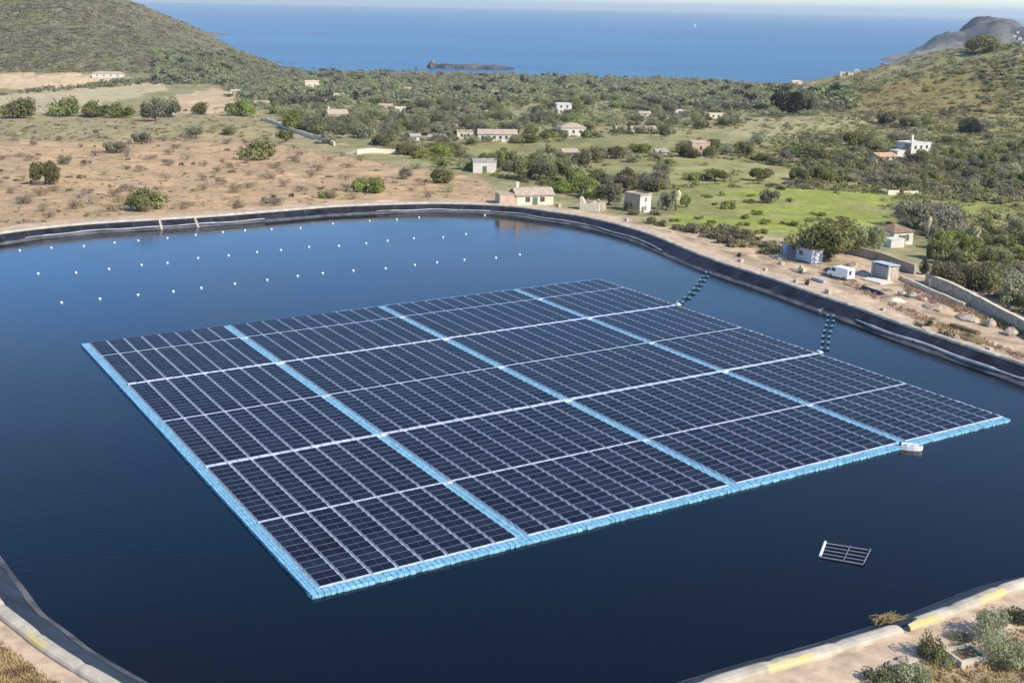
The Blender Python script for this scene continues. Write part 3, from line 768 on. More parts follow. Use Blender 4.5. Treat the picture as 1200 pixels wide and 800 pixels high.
def palm(px, py, hpx, label):
    p = hit(px, py); k = np.linalg.norm(p - CAM) / F; h = hpx * k
    t = thing('palm_tree', label, 'palm', tuple(p), random.uniform(0, 6))
    mb = MB(); mb.tube([(0, 0, -0.2), (0.1, 0, h * 0.5), (0.05, 0.1, h)], [0.30, 0.24, 0.2], 8); mb.build('trunk', M['bark'], t)
    mb = MB(); mb.tube([(0, 0, h * 0.35), (0.05, 0, h * 0.55), (0.05, 0.05, h * 0.85), (0.05, 0.1, h)], [0.32, 0.75, 1.05, 0.5], 11); mb.build('dead_frond_skirt', LEAF['skirt'], t)
    g = random.Random(int(px)); Q = []
    for i in range(34):
        a = g.uniform(0, 6.28); el = g.uniform(-0.3, 1.2); L = g.uniform(1.6, 2.4); prev = None
        for s in np.linspace(0, 1, 6):
            r = L * s * math.cos(el) ; z = h + L * s * math.sin(el) - 1.3 * s * s
            c = np.array([r * math.cos(a), r * math.sin(a) + 0.1, z]); wv = np.array([-math.sin(a), math.cos(a), 0]) * 0.24 * (math.sin(math.pi * min(1, s * 0.85 + 0.12)))
            if prev is not None: Q.append([prev[0] - prev[1], prev[0] + prev[1], c + wv, c - wv])
            prev = (c, wv)
    link('crown', quads_mesh('crown', np.array(Q), LEAF['palm']), t)

OPEN = [[(690, 212), (700, 188), (790, 183), (925, 196), (935, 214), (800, 217)], [(540, 186), (560, 168), (700, 169), (690, 184)], [(785, 272), (790, 228), (830, 217), (960, 224), (1050, 228), (1045, 262), (900, 280)],
        [(850, 163), (875, 143), (970, 136), (1010, 150), (920, 161)], [(1115, 258), (1125, 242), (1260, 234), (1260, 258)], [(20, 104), (100, 88), (160, 94), (60, 102)], [(190, 116), (250, 104), (272, 110), (266, 130), (205, 132)],
        [(1000, 130), (1015, 108), (1065, 92), (1150, 86), (1150, 118), (1090, 132)],
        [(640, 167), (860, 150), (870, 168), (700, 182)]]
def scatter_px(poly, n, seed, clump=0.0, free=0.0, smin=7.0):
    g = np.random.default_rng(seed); P = np.array(poly); lo = P.min(0); hi = P.max(0); out = []; k = 0
    while len(out) < n and k < n * 60:
        k += 1; x, y = g.uniform(lo, hi)
        if not inside(np.array([x]), np.array([y]), poly)[0]: continue
        if free and any(inside(np.array([x]), np.array([y]), q)[0] for q in OPEN) and g.uniform() < free: continue
        p = hit(x, y)
        if p is None or outer(p[0], p[1]) < smin: continue
        if clump and fbm(p[0] / 30, p[1] / 30, seed) < clump: continue
        out.append(p)
    return out

def mass(name, kind, pts_, wmin, wmax, label, nq=22, size=0.30, hk=0.9, kindname='stuff'):
    lm = KINDS[kind][0]; Qs = []; g = np.random.default_rng(len(pts_))
    base = [crown_quads(900 + k, nq, 5, size, 0.85, 0.8, 0.05) for k in range(12)]
    for p in pts_:
        q = base[g.integers(12)].copy(); w = g.uniform(wmin, wmax) / 2; a = g.uniform(0, 6.28); c, s = math.cos(a), math.sin(a)
        x = q[..., 0] * c - q[..., 1] * s; y = q[..., 0] * s + q[..., 1] * c
        Qs.append(np.stack([x * w + p[0], y * w + p[1], q[..., 2] * w * hk * g.uniform(0.7, 1.2) + p[2] - 0.2], -1))
    o = link(name, quads_mesh(name, np.concatenate(Qs), LEAF[lm])); struct(o, 'stuff'); o['label'] = label; o['category'] = name.replace('_', ' ')
    return o

def build_vegetation():
    # --- trees and bushes one can point to
    P = [
        ('carob_tree', 172, 246, 46, 34, 'round dense green tree alone on the dry field close to the reservoir bank'),
        ('carob_tree', 54, 216, 34, 32, 'upright green tree in the dry field, left of the round lone one'),
        ('carob_tree', 296, 187, 46, 28, 'wide low green tree at the upper middle of the dry field'),
        ('olive_tree', 136, 179, 30, 17, 'flat grey green tree in the dry field below the dark tree belt'),
        ('olive_tree', 76, 193, 18, 13, 'small greyish tree just above the upright green tree of the dry field'),
        ('olive_tree', 166, 169, 24, 18, 'small olive tree at the upper edge of the dry field'),
        ('carob_tree', 422, 225, 22, 22, 'round green tree of a pair by the far bank, the one toward the field'),
        ('carob_tree', 441, 226, 26, 24, 'round green tree of a pair by the far bank, the one toward the farmhouse'),
        ('olive_tree', 230, 162, 26, 18, 'small grey tree between the field and the pale retaining wall'),
        ('olive_tree', 268, 158, 20, 13, 'low grey tree just below the diagonal pale wall'),
        ('carob_tree', 335, 166, 22, 18, 'dark tree on the slope below the diagonal pale wall'),
        ('olive_tree', 385, 168, 26, 18, 'grey tree at the lower end of the diagonal pale wall'),
        ('carob_tree', 318, 238, 22, 8, 'low green bush on the far bank above the coping'),
        ('carob_tree', 385, 232, 24, 12, 'dark low bush on the far bank left of the tree pair'),
        ('carob_tree', 20, 138, 42, 27, 'broad tree at the left end of the dark tree belt'),
        ('carob_tree', 72, 136, 36, 26, 'bushy tree second from the left of the dark belt'),
        ('carob_tree', 112, 137, 34, 24, 'rounded tree in the dark belt above the flat grey tree'),
        ('carob_tree', 140, 138, 34, 22, 'rounded tree near the middle of the dark belt'),
        ('pine_tree', 182, 142, 30, 28, 'taller dark tree toward the right of the belt'),
        ('pine_tree', 201, 137, 24, 27, 'narrow dark tree beside the sandy plot'),
        ('carob_tree', 236, 134, 22, 18, 'small tree standing at the foot of the sandy plot'),
        ('carob_tree', 283, 136, 34, 26, 'dark round tree at the right edge of the sandy plot'),
        ('carob_tree', 343, 152, 42, 28, 'big dark tree above the diagonal pale wall'),
        ('pine_tree', 366, 155, 26, 26, 'dark tree right of the big one above the diagonal wall'),
        ('pine_tree', 392, 162, 28, 20, 'dark tree behind the lower end of the diagonal wall'),
        ('olive_tree', 475, 210, 20, 18, 'small grey tree on the dry field toward the white shed'),
        ('carob_tree', 517, 214, 34, 24, 'bushy green tree below the white shed'),
        ('carob_tree', 613, 210, 34, 28, 'bushy tree right of the white shed'),
        ('pine_tree', 640, 212, 30, 34, 'tall green tree behind the farmhouse'),
        ('pine_tree', 654, 206, 26, 26, 'slender pale trunked tree behind the farmhouse roof'),
        ('carob_tree', 662, 226, 34, 22, 'low tree touching the end of the farmhouse'),
        ('carob_tree', 690, 232, 40, 30, 'big bushy tree behind the roofless ruin'),
        ('pine_tree', 713, 240, 36, 34, 'leafy green tree between the ruin and the two storey house'),
        ('carob_tree', 704, 214, 34, 22, 'rounded tree uphill of the roofless ruin'),
        ('carob_tree', 733, 215, 26, 26, 'rounded dark tree above the two storey house'),
        ('scrub_bush', 744, 252, 16, 9, 'low scrub at the beige side of the two storey house'),
        ('scrub_bush', 769, 252, 16, 11, 'low scrub at the white side of the two storey house'),
        ('carob_tree', 738, 247, 20, 20, 'leafy tree standing at the beige wall of the two storey house'),
        ('olive_tree', 781, 246, 22, 28, 'shaggy grey tree beside the two storey house'),
        ('carob_tree', 803, 243, 14, 18, 'dark shrubby tree at the edge of the bright meadow'),
        ('carob_tree', 838, 212, 34, 16, 'dark spreading tree at the lower edge of the pale meadow'),
        ('carob_tree', 889, 212, 28, 18, 'dark bush at the upper edge of the bright meadow'),
        ('olive_tree', 900, 238, 24, 20, 'grey bush standing inside the bright green meadow'),
        ('green_shrub', 853, 245, 18, 14, 'yellow green shrub inside the bright green meadow'),
        ('broad_tree', 972, 304, 84, 60, 'largest spreading green tree beside the blue grey cabin'),
        ('pine_tree', 1012, 298, 46, 44, 'rounded green tree merging with the largest tree near the cabin'),
        ('olive_tree', 1072, 268, 52, 40, 'large grey olive tree behind the brown roofed house'),
        ('olive_tree', 1107, 274, 46, 38, 'large grey olive tree right of the first palm'),
        ('dark_pine', 1062, 275, 18, 18, 'dark shady bush between the brown roof and the palm'),
        ('carob_tree', 1128, 292, 30, 24, 'dark round tree left of the second palm'),
        ('carob_tree', 1165, 300, 40, 30, 'dense tree right of the second palm'),
        ('carob_tree', 1112, 338, 44, 34, 'dense tree behind the stone wall near the dark gate'),
        ('carob_tree', 1150, 340, 44, 36, 'dense tree behind the middle of the stone wall'),
        ('olive_tree', 1190, 355, 44, 38, 'grey tree behind the far right end of the stone wall'),
        ('dark_pine', 1083, 322, 13, 22, 'narrow nearly black cypress at the end of the stone wall'),
        ('dark_pine', 925, 133, 44, 34, 'nearly black pine clump beyond the fields below the sea'),
        ('pine_tree', 950, 131, 28, 26, 'dark pine touching the nearly black clump'),
        ('carob_tree', 1039, 146, 24, 16, 'dark tree at the foot of the ochre slope, first of three'),
        ('carob_tree', 1064, 148, 26, 14, 'dark tree at the foot of the ochre slope, middle of three'),
        ('pine_tree', 1086, 146, 14, 14, 'small dark tree at the foot of the ochre slope above the villa'),
        ('dark_pine', 1140, 156, 30, 18, 'very dark tree above and right of the white villa'),
        ('carob_tree', 1152, 62, 38, 22, 'olive crowned tree on the summit of the right hill'),
        ('dark_pine', 1136, 60, 14, 14, 'dark tree on the summit beside the olive crowned one'),
        ('carob_tree', 1122, 202, 28, 16, 'dark round tree below the white villa'),
        ('carob_tree', 1143, 212, 22, 15, 'dark round tree right of the one below the villa'),
        ('carob_tree', 1003, 172, 32, 22, 'bushy tree left of the white villa'),
        ('carob_tree', 945, 184, 40, 22, 'wide dark tree group in the middle of the valley'),
        ('carob_tree', 866, 180, 24, 16, 'dark tree beside the ruined brown house'),
    ]
    for a in P: plant_px(*a)
    palm(1086, 280, 26, 'palm with a wide skirt of dead fronds near the brown roofed house')
    palm(1141, 293, 26, 'palm with a dead frond skirt further from the brown roofed house')
    palm(792, 247, 24, 'shaggy palm beside the two storey house and meadow')
    # --- near bottom corner bushes
    Q = [('silver_bush', 1165, 752, 56, 46, 'large silvery bush behind the open concrete box'),
         ('silver_bush', 1180, 778, 60, 44, 'large silvery bush right of the open concrete box'),
         ('dark_bush', 1092, 770, 34, 44, 'dark upright bush left of the open concrete box'),
         ('silver_bush', 1125, 752, 28, 14, 'small grey bush on the track edge above the concrete box'),
         ('silver_bush', 1070, 795, 50, 34, 'silvery bush at the bottom edge near the pale rocks'),
         ('silver_bush', 1108, 778, 26, 18, 'grey low bush touching the open concrete box'),
         ('dark_bush', 1195, 725, 40, 22, 'brown green scrub above the silvery bushes'),
         ('dark_bush', 1030, 800, 40, 22, 'dark scrub at the bottom edge beside the track')]
    for a in Q: plant_px(*a)
    # --- leafless almond trees in the dry field
    k = 0
    for i in range(14):
        for j in range(14):
            x = -40 + j * 42 + (i % 2) * 20 + random.uniform(-9, 9); y = 160 + i * 7.2 + random.uniform(-2.5, 2.5) + x * 0.0
            if not inside(np.array([x]), np.array([y]), ZONES[0][0])[0] or random.random() < 0.32: continue
            p = hit(x, y)
            if p is None or outer(p[0], p[1]) < 9: continue
            k += 1
            plant('almond_tree', p, random.uniform(3.0, 6.0), random.uniform(1.8, 3.2), 'leafless grey almond tree in the dry earth field beside the reservoir', 'leafless almond trees in the dry field')
    # --- scattered trees, nearest ones as things
    def field(kind, poly, n, seed, w, h, label, group, clump=0.0):
        for p in scatter_px(poly, n, seed, clump, 0.0 if 'meadow' in label else 0.92): plant(kind, p, random.uniform(*w), random.uniform(*h), label, group)
    field('carob_tree', [(430, 168), (700, 150), (860, 165), (860, 212), (700, 232), (640, 205), (520, 200)], 60, 11, (4, 9), (3, 6), 'dark green tree among the valley fields between the far bank and the houses', 'dark green trees in the valley')
    field('olive_tree', [(430, 168), (700, 150), (860, 165), (860, 212), (700, 232), (640, 205), (520, 200)], 60, 12, (4, 8), (3, 5), 'grey green tree among the valley fields between the far bank and the houses', 'grey trees in the valley')
    field('carob_tree', [(860, 165), (1000, 165), (1260, 160), (1260, 225), (1000, 222), (880, 212)], 80, 13, (4, 9), (3, 5.5), 'dark green tree in the mixed grove around and below the white villa', 'dark trees around the white villa', 0.36)
    field('olive_tree', [(860, 165), (1000, 165), (1260, 160), (1260, 225), (1000, 222), (880, 212)], 60, 14, (4, 8), (3, 5), 'grey green tree in the mixed grove around and below the white villa', 'grey trees around the white villa')
    field('carob_tree', [(1090, 262), (1260, 265), (1260, 385), (1150, 345), (1090, 310)], 32, 15, (4, 8), (3, 5.5), 'green tree in the thicket behind the stone wall', 'trees behind the stone wall')
    field('olive_tree', [(1050, 250), (1260, 262), (1260, 385), (1150, 345), (1090, 310)], 26, 16, (3.5, 7), (2.5, 4.5), 'grey tree in the thicket behind the stone wall', 'grey trees behind the stone wall')
    field('scrub_bush', [(790, 262), (960, 290), (900, 300), (830, 282), (740, 255), (690, 250)], 46, 17, (2, 4.5), (1.2, 2.6), 'low scrub bush in the strip between the rim track and the meadow', 'scrub bushes along the rim track')
    field('green_shrub', [(785, 272), (790, 225), (830, 214), (960, 222), (1060, 226), (1050, 262), (900, 282)], 34, 18, (1.5, 3.5), (0.8, 1.8), 'small yellow green shrub growing in the bright meadow', 'small shrubs in the meadow')
    field('scrub_bush', [(1080, 232), (1260, 215), (1260, 262), (1090, 262)], 40, 19, (2.5, 5), (1.5, 3), 'brownish scrub bush between the villa grove and the stone wall thicket', 'scrub bushes below the grove')
    field('scrub_bush', [(-100, 260), (-60, 165), (330, 165), (560, 205), (600, 232), (300, 248)], 50, 20, (1.4, 3.0), (0.6, 1.3), 'low grey brown bush on the bare earth of the dry field', 'low bushes in the dry field')
    field('pine_tree', [(300, 118), (480, 120), (700, 112), (860, 118), (860, 160), (700, 152), (430, 170), (340, 150)], 150, 22, (6, 11), (5, 8), 'green tree among the scattered villas of the valley', 'trees among the villas', 0.3)
    field('olive_tree', [(300, 128), (480, 125), (860, 122), (860, 165), (700, 152), (430, 170)], 80, 23, (5, 9), (3.5, 6), 'grey tree among the scattered villas of the valley', 'grey trees among the villas')
    field('scrub_bush', [(990, 135), (1010, 108), (1060, 92), (1130, 70), (1260, 70), (1260, 135), (1100, 140)], 100, 24, (2.5, 5.5), (1.3, 2.8), 'scrub bush on the ochre hillside below the summit', 'scrub bushes on the ochre hill')
    # --- garden trees close to the valley houses
    for (hx, hy, hw, hh) in HOUSES:
        if hy < 104 or hw > 45: continue
        for j in range(2):
            sd = -1 if j == 0 else 1
            kd = random.choice(['pine_tree', 'carob_tree', 'olive_tree'])
            plant_px(kd, hx + sd * (hw * 0.5 + random.uniform(-1, 3)), hy + random.uniform(0.5, 2.5), random.uniform(9, 15), hh * random.uniform(0.7, 1.25), 'garden tree or bush standing against a house in the valley', 'garden trees beside the valley houses')
    # --- masses nobody could count
    W = scatter_px([(180, 60), (330, 62), (430, 66), (560, 76), (760, 87), (860, 97), (940, 105), (1000, 108), (1000, 128), (860, 128), (700, 118), (480, 124), (300, 122), (250, 98), (180, 100)], 5200, 25, 0.0, 0.95)
    mass('pine_wood', 'pine_tree', W[:2900], 6, 13, 'grey green pine wood covering the plain down to the sea', 110, 0.115, 0.8)
    mass('evergreen_wood', 'dark_pine', W[2900:3300], 7, 13, 'darker evergreens scattered through the pine wood by the sea', 110, 0.115, 0.9)
    mass('maquis_wood', 'olive_tree', W[3300:], 6, 12, 'pale grey trees mixed into the pine wood by the sea', 110, 0.115, 0.75)
    V = scatter_px([(-120, -60), (120, -40), (170, 2), (230, 28), (280, 55), (330, 68), (420, 76), (300, 92), (180, 86), (-120, 84)], 10500, 26)
    mass('hill_scrub', 'maquis', V[:7500], 3, 9, 'grey green maquis covering the big left hill', 34, 0.17, 0.36)
    mass('hill_wood', 'scrub_bush', V[7500:], 4, 10, 'darker green maquis patches on the big left hill', 40, 0.16, 0.5)
    B = scatter_px([(0, 112), (40, 106), (170, 92), (195, 97), (150, 101), (60, 108)], 60, 27)
    mass('hedgerow', 'pine_tree', B, 7, 11, 'dark hedgerow between the two pale fields below the left hill', 60, 0.16, 0.7)
    G = scatter_px([(700, 150), (860, 140), (1010, 140), (1260, 138), (1260, 235), (1060, 235), (860, 215), (690, 232), (430, 172)], 4000, 28, 0.0, 0.93)
    mass('valley_scrub', 'scrub_bush', G[:2600], 1.2, 4.5, 'low scrub and weeds spread over the valley fields', 80, 0.12, 0.55)
    mass('valley_thicket', 'carob_tree', G[2600:], 1.5, 5.5, 'dark green thicket and low growth spread over the valley fields', 90, 0.115, 0.65)
    O = scatter_px([(880, 160), (925, 112), (975, 95), (1030, 78), (1080, 66), (1130, 50), (1280, 40), (1280, 240), (1060, 232), (980, 200)], 5600, 31, 0.0, 0.55)
    mass('hillside_scrub', 'scrub_bush', O[:3600], 1.5, 5.5, 'brownish scrub covering the right hill and its foot', 70, 0.13, 0.5)
    mass('hillside_thicket', 'pine_tree', O[3600:], 2, 6.5, 'greener thicket patches on the right hill and its foot', 90, 0.115, 0.7)
    K = scatter_px([(285, 116), (480, 118), (700, 110), (860, 116), (1000, 122), (985, 136), (860, 138), (720, 148), (600, 154), (440, 166), (350, 150)], 1500, 33)
    mass('valley_wood', 'pine_tree', K[:900], 3.5, 9, 'mixed green wood between the scattered villas', 110, 0.105, 0.75)
    mass('valley_maquis', 'olive_tree', K[900:], 3, 7, 'grey green growth between the scattered villas', 90, 0.115, 0.6)
    Z = scatter_px([(1030, 236), (1260, 232), (1260, 392), (1160, 352), (1092, 322), (1100, 290), (1040, 262)], 900, 35)
    mass('garden_scrub', 'scrub_bush', Z[:500], 1.2, 4, 'tangled scrub filling the ground behind the stone wall', 70, 0.12, 0.6)
    mass('garden_thicket', 'olive_tree', Z[500:], 1.5, 4.5, 'grey green thicket filling the ground behind the stone wall', 90, 0.11, 0.65)
    T = scatter_px([(-120, 168), (-120, 124), (300, 124), (345, 152), (330, 172), (180, 166)], 700, 34)
    mass('slope_scrub', 'scrub_bush', T, 1.5, 4.5, 'low olive scrub between the dry field and the dark tree belt', 60, 0.13, 0.5)
    D = scatter_px([(-120, 158), (300, 128), (420, 178), (560, 205), (600, 235), (300, 250), (-120, 270)], 2400, 29)
    mass('field_weeds', 'scrub_bush', D, 0.6, 2.4, 'low dry weeds dotted over the dry earth field', 24, 0.2, 0.5)
    # dry grass on the two near banks, weeds along the yard
    g = np.random.default_rng(5); Q = []
    def tufts(poly, n, seed, hmin, hmax, smin):
        for p in scatter_px(poly, n, seed, smin=smin):
            if outer(p[0], p[1]) < smin: continue
            for b in range(7):
                a = g.uniform(0, 6.28); h = g.uniform(hmin, hmax); d = np.array([math.cos(a), math.sin(a), 0]); lean = d * h * g.uniform(0.2, 0.9)
                q = p + np.array([g.uniform(-.25, .25), g.uniform(-.25, .25), 0]); w = np.array([-d[1], d[0], 0]) * 0.05
                Q.append([q - w, q + w, q + lean * 0.6 + w * 0.7 + (0, 0, h * 0.7), q + lean - w * 0.2 + (0, 0, h)])
    tufts([(0, 735), (60, 790), (100, 800), (90, 860), (-60, 860), (-60, 720)], 2600, 41, 0.10, 0.42, 2.9)
    tufts([(960, 860), (1010, 800), (1100, 770), (1260, 700), (1260, 860)], 1300, 42, 0.10, 0.36, 5.0)
    tufts([(960, 318), (1060, 368), (1110, 392), (1230, 435), (1230, 428), (1120, 385), (1060, 360), (970, 312)], 500, 43, 0.2, 0.5, 2.0)
    tufts([(1060, 345), (1180, 388), (1240, 412), (1240, 404), (1130, 362), (1060, 333)], 400, 44, 0.3, 0.8, 2.0)
    o = link('dry_grass', quads_mesh('dry_grass', np.array(Q), LEAF['dry'])); struct(o, 'stuff'); o['label'] = 'dry straw coloured grass on the reservoir banks'; o['category'] = 'grass'

# ------------------------------------------------------------------ buildings
HOUSES = []
def house(name, label, px, py, wpx, hpx, dep, yaw, roof, wall, rmat, nwin=2, door=True, chimney=False, storeys=1, group=None, cat='house'):
    p = hit(px, py); k = np.linalg.norm(p - CAM) / F
    if py < 200: wpx *= 0.86; hpx *= 0.82; dep *= 0.85; HOUSES.append((px, py, wpx, hpx))
    w = wpx * k; h = hpx * k * (0.72 if roof in ('gable', 'hip') else 1.0); d = dep
    t = thing(name, label, cat, (p[0], p[1], p[2] - 0.15), R(yaw), group)
    # front is local -y, at y = 0
    mb = MB(); x = w / 2
    rise = min(0.20 * d, hpx * k * 0.45)
    if roof == 'gable':       # ridge along x
        V = [(-x, 0, -1), (x, 0, -1), (x, d, -1), (-x, d, -1), (-x, 0, h), (x, 0, h), (x, d, h), (-x, d, h), (-x, d / 2, h + rise), (x, d / 2, h + rise)]
        mb.add(V, [(0, 1, 5, 4), (2, 3, 7, 6), (1, 2, 6, 9, 5), (3, 0, 4, 8, 7), (4, 5, 9, 8), (6, 7, 8, 9), (3, 2, 1, 0)])
    else:
        mb.box((0, d / 2, h / 2 - 0.5), (w, d, h + 1))
    mb.build('wall', M[wall], t)
    o_ = 0.35; mb = MB()
    if roof == 'gable':
        sl = rise / (d / 2); e = o_
        def slab(s):
            y0 = -e if s < 0 else d + e; z0 = h - e * sl
            top = [(-x - e, y0, z0 + 0.19), (x + e, y0, z0 + 0.19), (x + e, d / 2, h + rise + 0.19), (-x - e, d / 2, h + rise + 0.19)]
            return top
        a, b = slab(-1), slab(1); lo = lambda q: [(v[0], v[1], v[2] - 0.16) for v in q]
        ring_ = [a[0], a[3], b[0], lo(b)[0], lo(a)[3], lo(a)[0]]
        mb.add([(-x - e, -e, a[0][2]), (-x - e, d / 2, a[3][2]), (-x - e, d + e, b[0][2]), (-x - e, d + e, b[0][2] - .16), (-x - e, d / 2, a[3][2] - .16), (-x - e, -e, a[0][2] - .16),
                (x + e, -e, a[0][2]), (x + e, d / 2, a[3][2]), (x + e, d + e, b[0][2]), (x + e, d + e, b[0][2] - .16), (x + e, d / 2, a[3][2] - .16), (x + e, -e, a[0][2] - .16)],
               [(0, 6, 7, 1), (1, 7, 8, 2), (2, 8, 9, 3), (3, 9, 10, 4), (4, 10, 11, 5), (5, 11, 6, 0), (0, 1, 4, 5), (1, 2, 3, 4), (6, 11, 10, 7), (7, 10, 9, 8)])
    elif roof == 'hip':
        e = o_; q = min(x, d / 2) * 0.95
        mb.add([(-x - e, -e, h + .02), (x + e, -e, h + .02), (x + e, d + e, h + .02), (-x - e, d + e, h + .02), (-x - e, -e, h + .16), (x + e, -e, h + .16), (x + e, d + e, h + .16), (-x - e, d + e, h + .16), (-x + q, d / 2, h + rise + .16), (x - q, d / 2, h + rise + .16)],
               [(3, 2, 1, 0), (0, 1, 5, 4), (1, 2, 6, 5), (2, 3, 7, 6), (3, 0, 4, 7), (4, 5, 9, 8), (5, 6, 9), (6, 7, 8, 9), (7, 4, 8)])
    elif roof == 'flat':
        e = 0.12; mb.box((0, d / 2, h + 0.11), (w + 2 * e, d + 2 * e, 0.2))
        for (cx, cy, sx, sy) in ((0, -e + .1, w + 2 * e - .01, 0.2), (0, d + e - .1, w + 2 * e - .01, 0.2), (-x - e + .1, d / 2, 0.19, d + .1), (x + e - .1, d / 2, 0.19, d + .1)):
            mb.box((cx, cy, h + 0.35), (sx, sy, 0.3))
    if roof: rf = mb.build('roof', M[rmat], t)
    if chimney and roof:
        mb = MB(); mb.box((-x * 0.8, d * 0.55, h + rise + 0.5), (0.7, 0.7, 1.6)); mb.box((-x * 0.8, d * 0.55, h + rise + 1.36), (0.9, 0.9, 0.12)); mb.build('chimney', M[wall], rf)
    def window(cx, cz, ww, wh, side=0):
        f = MB(); g = MB()
        for (dx, dz, sx, sz) in ((-ww / 2, 0, .1, wh + .2), (ww / 2, 0, .1, wh + .2), (0, wh / 2 + .05, ww - .1, .1), (0, -wh / 2 - .05, ww - .1, .1), (0, 0, .06, wh)):
            if side: f.box((x + 0.03, cx, cz), (0.01, 0.01, 0.01)) if False else f.box((x + 0.04, cx + dx, cz + dz), (.08, sx, sz))
            else: f.box((cx + dx, -0.04, cz + dz), (sx, .08, sz))
        if side: g.box((x + 0.012, cx, cz), (.02, ww - .1, wh))
        else: g.box((cx, -0.012, cz), (ww - .1, .02, wh))
        o = f.build('window', M['frame'], t); g.build('pane', M['pane'], o)
    sh = h / storeys
    for s in range(storeys):
        for i in range(nwin):
            cx = -x + w * (i + 0.75) / (nwin + 0.5); window(cx, sh * s + sh * 0.58, min(1.1, w * 0.14), min(1.3, sh * 0.45))
        if d > 4: window(d / 2, sh * s + sh * 0.58, min(1.1, d * 0.2), min(1.3, sh * 0.45), 1)
    if door:
        mb = MB(); dw = min(1.2, w * 0.2); dh = min(2.2, sh * 0.78); cx = -x + w * 0.25 if nwin % 2 else 0.0
        mb.box((cx, -0.03, dh / 2), (dw, 0.06, dh)); dd = mb.build('door', M['green'], t)
        mb = MB(); mb.box((cx + dw * 0.35, -0.09, dh * 0.5), (0.08, 0.06, 0.16)); mb.build('handle', M['steel'], dd)
    return t, p, k

